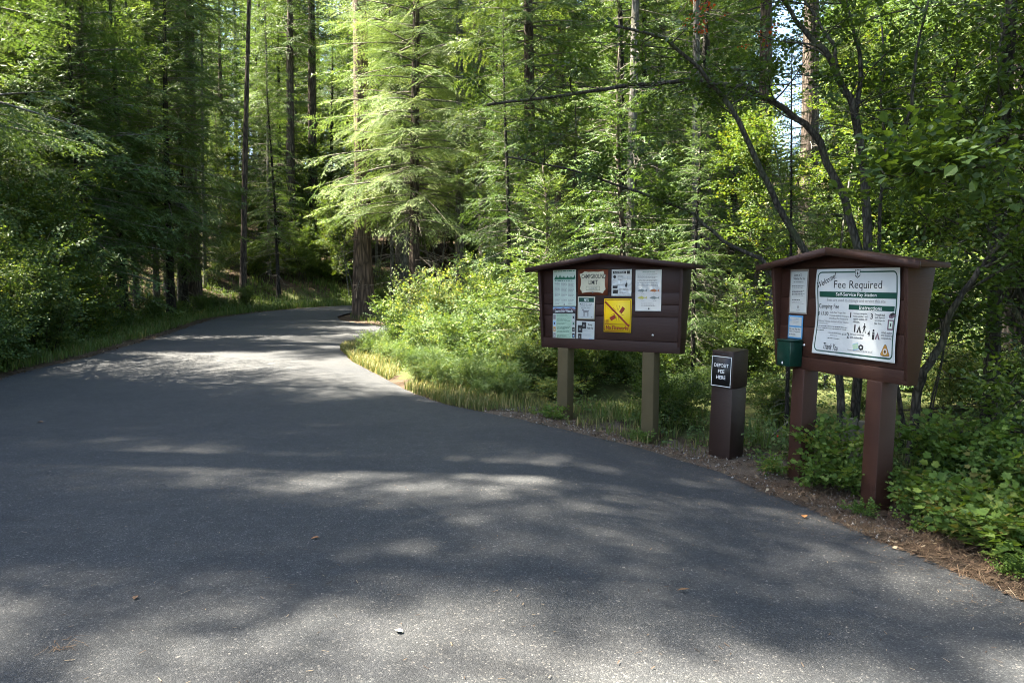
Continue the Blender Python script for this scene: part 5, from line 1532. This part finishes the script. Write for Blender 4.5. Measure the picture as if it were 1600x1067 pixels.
o, g = scatter(130, -16, -9.9, 11, 36, 0.9, 9, [(-9.9, 13.9), (-10.4, 15), (-10.8, 16.3), (-10.7, 17.4)], lambda x, y: in_view(x, y, 0.0) and seg_dist(np.array([[x, y]]), CL)[0][0] < (3.2 if y < 20 else 2.0))
for k, (x, y) in enumerate(o):
    near = y < 22
    put_bush('bush', (V_UNDER if k % 3 else V_BUSH)[k % 3], x, y, 'bush on the left grassy bank, %s, %s' % (depth_word(y), where(x, y)), 'bush', 'bushes on the bank left of the road', g.random() * 6.28, (0.55 + 0.5 * g.random()) * (1.0 if near else 0.55))
V_LIT = dict(stems=V_BROAD[1]['stems'], foliage=V_BROAD[1]['foliage'].copy())
V_LIT['foliage'].materials.clear()
V_LIT['foliage'].materials.append(M['bush_leaf'])
lean_ = empty('leaning_pole', (XP(183, 29), 29, gz(XP(183, 29), 29) - 0.1), (0.0, 0.09, 0))
tag(lean_, 'pale broken dead trunk leaning right in front of the shaded slope', 'dead trunk')
lm_ = MB()
lm_.tube([(0, 0, 0), (0.03, 0, 1.2), (0.0, 0.02, 2.4), (0.05, 0, 3.3)], [0.11, 0.1, 0.085, 0.05], 9)
lm_.build('trunk', M['grey_bark'], lean_, True)
lm_ = MB()
dead_limb(lm_, np.random.default_rng(3), np.array([0.03, 0, 2.6]), np.array([0.9, 0, 0.1]), 1.5, 0.025)
lm_.build('branch', M['dead_twig'], lean_)
for k, (x, y, v, sc, lb) in enumerate([(-9.75, 13.7, 1, 0.85, 'lowest bright bush at the far left edge, next to the grass'), (-10.0, 14.9, 0, 0.95, 'bright bush at the far left edge, one step behind the lowest'),
        (-10.5, 14.0, 2, 0.85, 'bright upright bush at the far left edge below the fir boughs'), (-10.6, 15.7, 2, 1.0, 'taller bright bush under the drooping fir, left edge'),
        (-11.2, 16.6, 2, 1.3, 'tallest bright bush behind the others at the left edge'), (-10.7, 17.4, 0, 1.15, 'bright bush right of the tallest one on the left bank')]):
    put_bush('bright_bush', V_BUSH[v], x, y, lb, 'bush', 'bright bushes at the far left', k * 1.7, sc)

# ------------------------------------------------------------------ stuff: grass, low growth, needles, pebbles
def blades(P, g, h, w, lean=0.5, tone=(0.5, 0.2)):
    """grass blades rooted at P: two-segment bent triangles"""
    n_ = len(P)
    a = g.random(n_) * 6.283
    d = np.stack([np.cos(a), np.sin(a), 0 * a], 1)
    sdv = np.stack([-np.sin(a), np.cos(a), 0 * a], 1)
    hh = h * (0.5 + 0.8 * g.random(n_))
    ln = lean * g.random(n_) * hh
    ww = w * (0.7 + 0.6 * g.random(n_))
    b1, b2 = P - sdv * ww[:, None], P + sdv * ww[:, None]
    mid = P + d * (ln * 0.3)[:, None] + np.array([0, 0, 1.0]) * (hh * 0.6)[:, None]
    m1, m2 = mid - sdv * (ww * 0.7)[:, None], mid + sdv * (ww * 0.7)[:, None]
    tip = P + d * ln[:, None] + np.array([0, 0, 1.0]) * (hh * (1 - 0.25 * lean * g.random(n_)))[:, None]
    T = np.concatenate([np.stack([b1, b2, m2], 1), np.stack([b1, m2, m1], 1), np.stack([m1, m2, tip], 1)])
    r_ = np.clip(g.normal(tone[0], tone[1], n_), 0, 1)
    return T, np.tile(r_, 3)
def along(L, g, n, y0, y1, d0, d1, side, pw=1.0):
    """random points beside an edge line, at distance d0..d1 on one side"""
    Q = L[(L[:, 1] > y0) & (L[:, 1] < y1)]
    i = g.integers(0, len(Q) - 1, n)
    t = g.random(n)[:, None]
    p = Q[i] * (1 - t) + Q[i + 1] * t
    dv = Q[i + 1] - Q[i]
    nr = np.stack([dv[:, 1], -dv[:, 0]], 1) / (np.linalg.norm(dv, axis=1, keepdims=True) + 1e-9) * side
    return p + nr * (d0 + (d1 - d0) * g.random(n) ** pw)[:, None]
def with_z(p, off=0.0):
    return np.column_stack([p, ground_z(p[:, 0], p[:, 1]) + off])
g = np.random.default_rng(91)
# left verge grass
p = along(EL, g, 16000, 8, 41, 0.3, 2.3, -1, 1.2)
keep = vnoise(p[:, 0] * 0.9, p[:, 1] * 0.9, 3) > 0.25
T, r_ = blades(with_z(p[keep]), g, 0.22, 0.007, 0.7, (0.42, 0.2))
tag(MB().tri_soup(T, r_).build('grass', M['grass'], None), 'green grass on the verge left of the road', kind='stuff')
# right verge: dry grass
p = np.concatenate([along(ER, g, 12000, 10.2, 20.8, 0.02, 1.1, 1, 1.5), along(ER, g, 700, 8.2, 10.6, 0.4, 1.4, 1)])
keep = vnoise(p[:, 0] * 1.6, p[:, 1] * 1.6, 6) > 0.28
T, r_ = blades(with_z(p[keep]), g, 0.15, 0.005, 0.8, (0.42, 0.25))
tag(MB().tri_soup(T, r_).build('grass', M['dry_grass'], None), 'dry yellow grass on the right verge below the sunlit bushes', kind='stuff')
p = np.concatenate([along(EF, g, 5000, 24, 40, 0.3, 2.2, 1, 1.0), along(ER, g, 2500, 4, 10, 1.2, 3.5, 1), np.stack([g.uniform(-9, 4, 2500), g.uniform(42, 48, 2500)], 1)])
p = p[road_info(p)[0] > 0.3]
T, r_ = blades(with_z(p), g, 0.24, 0.007, 0.9, (0.4, 0.2))
tag(MB().tri_soup(T, r_).build('grass', M['grass'], None), 'green grass around the thick trunk and under the boards', kind='stuff')

p = along(EL, g, 7000, 31, 47, 0.2, 6.0, -1, 1.1)
T, r_ = blades(with_z(p), g, 0.4, 0.014, 0.9, (0.5, 0.22))
tag(MB().tri_soup(T, r_).build('grass', M['grass'], None), 'tall green grass on the bank around the far bend', kind='stuff')

# low leafy ground cover
def cover(name, label, p, sc, mat, TW, tone, zlo=0.03, zhi=0.35):
    g2 = np.random.default_rng(len(p))
    p = p[road_info(p)[0] > 0.35]
    Q = with_z(p)
    Q[:, 2] += zlo + (zhi - zlo) * g2.random(len(Q)) ** 1.5
    mb = MB()
    scatter_twigs(mb, g2, TW, Q, np.column_stack([g2.normal(0, 1, (len(Q), 2)), g2.normal(0.3, 0.4, len(Q))]), sc, tone)
    tag(mb.build(name, mat, None), label, kind='stuff')
n_ = 9000
p = np.stack([g.uniform(0.2, 13, n_), g.uniform(6.5, 24, n_)], 1)
dd = road_info(p)[2]
p = p[(dd > 0.75 + 0.5 * vnoise(p[:, 0], p[:, 1], 8)) & (vnoise(p[:, 0] * 0.8, p[:, 1] * 0.8, 12) > 0.15) & (np.abs(p[:, 0] / p[:, 1]) < 0.72)]
cover('ground_cover', 'low leafy plants covering the forest floor behind the notice boards', p, 0.85, M['bush_leaf'], TW_SMALL, -0.05)
n_ = 6500
p = np.concatenate([along(EL, g, 3500, 9, 41, 0.8, 4.5, -1), np.stack([g.uniform(-24, -10, n_), g.uniform(12, 46, n_)], 1)])
p = p[(vnoise(p[:, 0] * 0.6, p[:, 1] * 0.6, 14) > 0.4)]
cover('ground_cover', 'low leafy plants on the bank left of the road', p, 0.9, M['broad_leaf'], TW_SMALL, 0.05)

# needles and twigs on the right shoulder, pebbles
def flat_bits(P, g, l, w, zt=0.25):
    n_ = len(P)
    a = g.random(n_) * 6.283
    L_ = l * (0.5 + g.random(n_))
    el = g.normal(0, zt, n_)
    d = np.stack([np.cos(a) * np.cos(el), np.sin(a) * np.cos(el), np.abs(np.sin(el))], 1) * (L_ / 2)[:, None]
    s_ = np.stack([-np.sin(a), np.cos(a), 0 * a], 1) * (w * (0.6 + 0.8 * g.random(n_)))[:, None]
    c_ = P + np.array([0, 0, 1.0]) * (np.abs(d[:, 2]) + 0.002)[:, None]
    A, B, C, D = c_ - d - s_, c_ + d - s_, c_ + d + s_, c_ - d + s_
    return np.concatenate([np.stack([A, B, C], 1), np.stack([A, C, D], 1)])
p = np.concatenate([along(ER, g, 17000, 3.2, 7.6, -0.06, 1.3, 1, 0.9), along(ER, g, 5000, 7.4, 12, -0.05, 1.1, 1, 0.8), along(EL, g, 6500, 9, 34, -0.12, 0.5, -1, 1.0)])
T = flat_bits(with_z(p, 0.012), g, 0.07, 0.0016)
r_ = np.clip(g.normal(0.5, 0.22, len(p)), 0, 1)
tag(MB().tri_soup(T, np.tile(r_, 2)).build('needle_litter', M['litter'], None), 'fallen brown needles along the road edges', kind='stuff')
p = np.concatenate([along(EL, g, 2500, 9, 34, -0.15, 0.55, -1, 1.0), along(ER, g, 2200, 3.2, 10, -0.05, 1.4, 1)])
T = flat_bits(with_z(p, 0.014), g, 0.035, 0.011, 0.3)
tag(MB().tri_soup(T, np.tile(np.clip(g.normal(0.45, 0.25, len(p)), 0, 1), 2)).build('leaf_litter', M['litter'], None), 'dead leaf scraps along the road edges', kind='stuff')
p = along(ER, g, 2600, 5.5, 10.5, -0.05, 1.0, 1, 0.8)
Q = with_z(p, 0.012)
oc = np.array([[1, 0, 0], [-1, 0, 0], [0, 1, 0], [0, -1, 0], [0, 0, 1], [0, 0, -1]], float)
of = np.array([[0, 2, 4], [2, 1, 4], [1, 3, 4], [3, 0, 4], [2, 0, 5], [1, 2, 5], [3, 1, 5], [0, 3, 5]])
sz = (0.004 + 0.011 * g.random(len(Q)) ** 3)[:, None, None] * (0.7 + 0.6 * g.random((len(Q), 1, 3)))
V = oc[None] * sz + g.normal(0, 0.0015, (len(Q), 6, 3)) + Q[:, None, :]
tag(MB().add(V.reshape(-1, 3), tris=(of[None] + 6 * np.arange(len(Q))[:, None, None]).reshape(-1, 3), rnd=np.repeat(g.random(len(Q)), 6)).build('gravel', M['pebble'], None), 'small stones on the bare shoulder below the boards', kind='stuff')
# crumbs of needle and bark on the near asphalt
p = np.concatenate([np.stack([g.uniform(-5, 3.4, 1100), 2.2 + 9 * g.random(1100) ** 1.6], 1), along(ER, g, 1500, 3.0, 12, -0.7, 0.0, 1, 0.35)])
p = p[road_info(p)[0] < -0.1]
T = flat_bits(with_z(p, 0.026), g, 0.03, 0.0016, 0.05)
tag(MB().tri_soup(T, np.tile(np.clip(g.normal(0.6, 0.3, len(p)), 0, 1), 2)).build('needle_litter', M['litter'], None), 'stray needles on the near asphalt', kind='stuff')

# single leaves and twigs lying on the road
def road_leaf(name, x, y, L, W, mat, label, cat='leaf'):
    T = leaf(np.random.default_rng(int(abs(x) * 1000)), L, W)
    o = MB().tri_soup(T + [0, 0, 0.006]).build(name, M[mat], None)
    o.location = (x, y, gz(x, y) + 0.026)
    o.rotation_euler = (0.1, -0.15, x * 7)
    tag(o, label, cat)
road_leaf('fallen_leaf', -1.27, 4.98, 0.06, 0.032, 'dead_leaf', 'orange leaf lying alone in the middle of the shaded road')
road_leaf('fallen_leaf', -0.52, 3.56, 0.05, 0.034, 'pale_leaf', 'pale leaf on the sunlit patch at the bottom centre of the road')
road_leaf('fallen_leaf', 0.94, 4.27, 0.085, 0.02, 'leaf_brown', 'dull brown leaf on the road right of centre')
road_leaf('fallen_leaf', -5.82, 9.45, 0.07, 0.05, 'dead_leaf', 'small reddish leaf far left on the road')
road_leaf('fallen_leaf', -2.0, 4.0, 0.05, 0.03, 'leaf_brown', 'brown leaf between the two left sunlit patches')
road_leaf('fallen_leaf', 2.42, 6.25, 0.07, 0.05, 'dead_leaf', 'orange leaf at the right road edge below the right notice board')
tw = MB()
gt = np.random.default_rng(2)
for _ in range(22):
    a = gt.normal(0, 0.04, 2)
    tw.tri_soup(flat_bits(np.array([[a[0], a[1], 0.0]]), gt, 0.05, 0.0012, 0.1), np.array([0.3 + 0.5 * gt.random()] * 2))
o = tw.build('needle_clump', M['litter'], None)
o.location = (-2.05, 3.42, 0.026)
tag(o, 'small clump of dry needles at the bottom left of the road', 'needle clump')

fb = MB()
fp = [at(1122, 742, 9.6), at(1160, 716, 9.6), at(1200, 686, 9.65), at(1236, 655, 9.7), at(1262, 628, 9.8)]
fb.tube(np.array(fp), [0.016, 0.015, 0.013, 0.01, 0.006], 6)
for k in range(5):
    dead_limb(fb, np.random.default_rng(k), np.array(fp[1 + k % 3]), np.array([0.6, 0.1, 0.5 - 0.2 * k]), 0.35, 0.005, 0, 3)
tag(fb.build('fallen_branch', M['dead_twig'], None, True), 'bare fallen branch leaning up between the deposit box and the right board', 'branch')

# currant and rose bushes at the foot of the right notice board
gw = np.random.default_rng(77)
pw_ = along(ER, gw, 34, 10.3, 18.6, 0.45, 1.25, 1)
for k, (x, y) in enumerate(pw_):
    put_bush('weed', dict(V_BUSH[1]), x, y, '%s weed at the asphalt edge %s' % (('small', 'leafy', 'low')[k % 3], 'beside the left board' if y < 11.4 else 'just left of the left board' if y < 12.6 else 'below the first sunlit bushes' if y < 14 else 'below the middle sunlit bushes' if y < 15.5 else 'below the last sunlit bushes' if y < 17 else 'near the verge tip'), 'plant', 'weeds along the right verge', k * 2.2, 0.2 + 0.22 * gw.random())
V_CUR = [broadleaf(171, 0.62, 11, 0.5, TW_LOBED, M['currant_leaf'], M['maple_bark'], 1.12, 1, 0.005, 1, 0.15, jitter=0.06, branch_len=0.35),
         broadleaf(172, 0.48, 9, 0.55, TW_LOBED, M['currant_leaf'], M['maple_bark'], 1.1, 1, 0.004, 1, 0.1, jitter=0.06, branch_len=0.4),
         broadleaf(173, 0.9, 10, 0.5, TW_LOBED, M['currant_leaf'], M['maple_bark'], 1.12, 1, 0.006, 1, 0.2, jitter=0.07, branch_len=0.3)]
for k, (x, y, v, sc, lb) in enumerate([
        (3.15, 7.3, 0, 0.62, 'lobed-leaf bush growing between the posts of the right notice board'),
        (3.3, 7.55, 2, 0.75, 'taller lobed-leaf bush just behind the gap between the right board posts'),
        (2.82, 8.0, 1, 0.4, 'small sprig of lobed leaves at the left post of the right notice board'),
        (3.62, 6.5, 0, 0.62, 'lobed-leaf bush just right of the right post of the right notice board'),
        (3.45, 6.15, 1, 0.42, 'low plant spilling onto the needles right of the right post'),
        (3.1, 6.6, 1, 0.25, 'tiny leafy sprig on the needles in front of the right post'),
        (3.35, 5.0, 1, 0.24, 'bright green seedling on the needle litter at the lower right'),
        (3.55, 4.85, 1, 0.26, 'second seedling beside the bright one at the lower right corner'),
        (1.6, 9.5, 1, 0.3, 'leafy sprig at the foot of the right grey post of the left notice board'),
        (0.6, 10.3, 1, 0.4, 'leafy sprig at the foot of the left grey post of the left notice board')]):
    put_bush('lobed_leaf_bush', V_CUR[v], x, y, lb, 'plant', 'lobed-leaf plants at the feet of the boards', k * 1.7, sc)
g = np.random.default_rng(33)
spots = [(3.75, 6.1), (4.05, 6.5), (3.65, 5.65), (4.0, 5.75), (4.35, 6.1), (3.75, 5.25), (4.15, 5.3), (4.5, 5.6), (4.45, 6.7), (4.85, 6.3), (3.9, 6.95), (4.3, 7.3), (4.9, 7.1), (5.3, 6.8), (5.5, 7.5), (4.75, 7.8), (4.2, 4.85), (4.7, 5.0), (5.0, 5.6), (6.0, 7.0), (6.2, 8.0), (5.4, 8.4)]
for k, (x, y) in enumerate(spots):
    put_bush('lobed_leaf_bush', V_CUR[k % 2 if y < 6.6 else k % 3], x, y, 'lobed-leaf bush %s right of the right board, %s' % ('in front' if y < 5.4 else 'midway' if y < 6.6 else 'at the back', 'beside the litter strip' if x < 3.95 else 'a step in from the litter' if x < 4.6 else 'at the photo edge'), 'plant', 'lobed-leaf bushes at the right edge', g.random() * 6.28, 0.72 + 0.3 * g.random(), sz=0.62 + 0.2 * g.random())
for k, (px, py, Y) in enumerate([(1437, 779, 6.6), (1215, 681, 8.3)]):
    hp = MB()
    t = np.linspace(0, 2 * np.pi, 8, endpoint=False)
    c0 = at(px, py, Y)
    rings = [(0.0, 0.011), (0.35, 0.0), ]
    for zz, rr in ((-0.012, 0.004), (-0.006, 0.010), (0.004, 0.011), (0.011, 0.005)):
        hp.add(np.stack([rr * np.cos(t), rr * np.sin(t), np.full(8, zz)], 1))
    for a in range(3): hp.Q.append(np.array([[a * 8 + b, a * 8 + (b + 1) % 8, a * 8 + 8 + (b + 1) % 8, a * 8 + 8 + b] for b in range(8)]))
    hp.T.append(np.array([[24, 24 + b, 25 + b] for b in range(1, 7)]))
    o = hp.build('rose_hip', M['hip_red'], None, True)
    o.location = c0
    tag(o, ['red rose hip among the bushes right of the right post', 'red rose hip beside the left post of the right notice board'][k], 'rose hip')

# labels that still coincide say which one of the few they mean
SAME = {}
for o in list(COL.objects):
    if o.parent is None and o.get('label') and o.get('group') != 'conifers beside the near road': SAME.setdefault(o['label'], []).append(o)
for lb, L in SAME.items():
    if not 2 <= len(L) <= 4 or len(lb.split()) > 15: continue
    L.sort(key=lambda o: o.matrix_basis.translation.x / max(o.matrix_basis.translation.y, 1))
    for o, s_ in zip(L, {2: ('left', 'right'), 3: ('leftmost', 'middle', 'rightmost'), 4: ('leftmost', 'left-middle', 'right-middle', 'rightmost')}[len(L)]):
        o['label'] = s_ + ' ' + lb
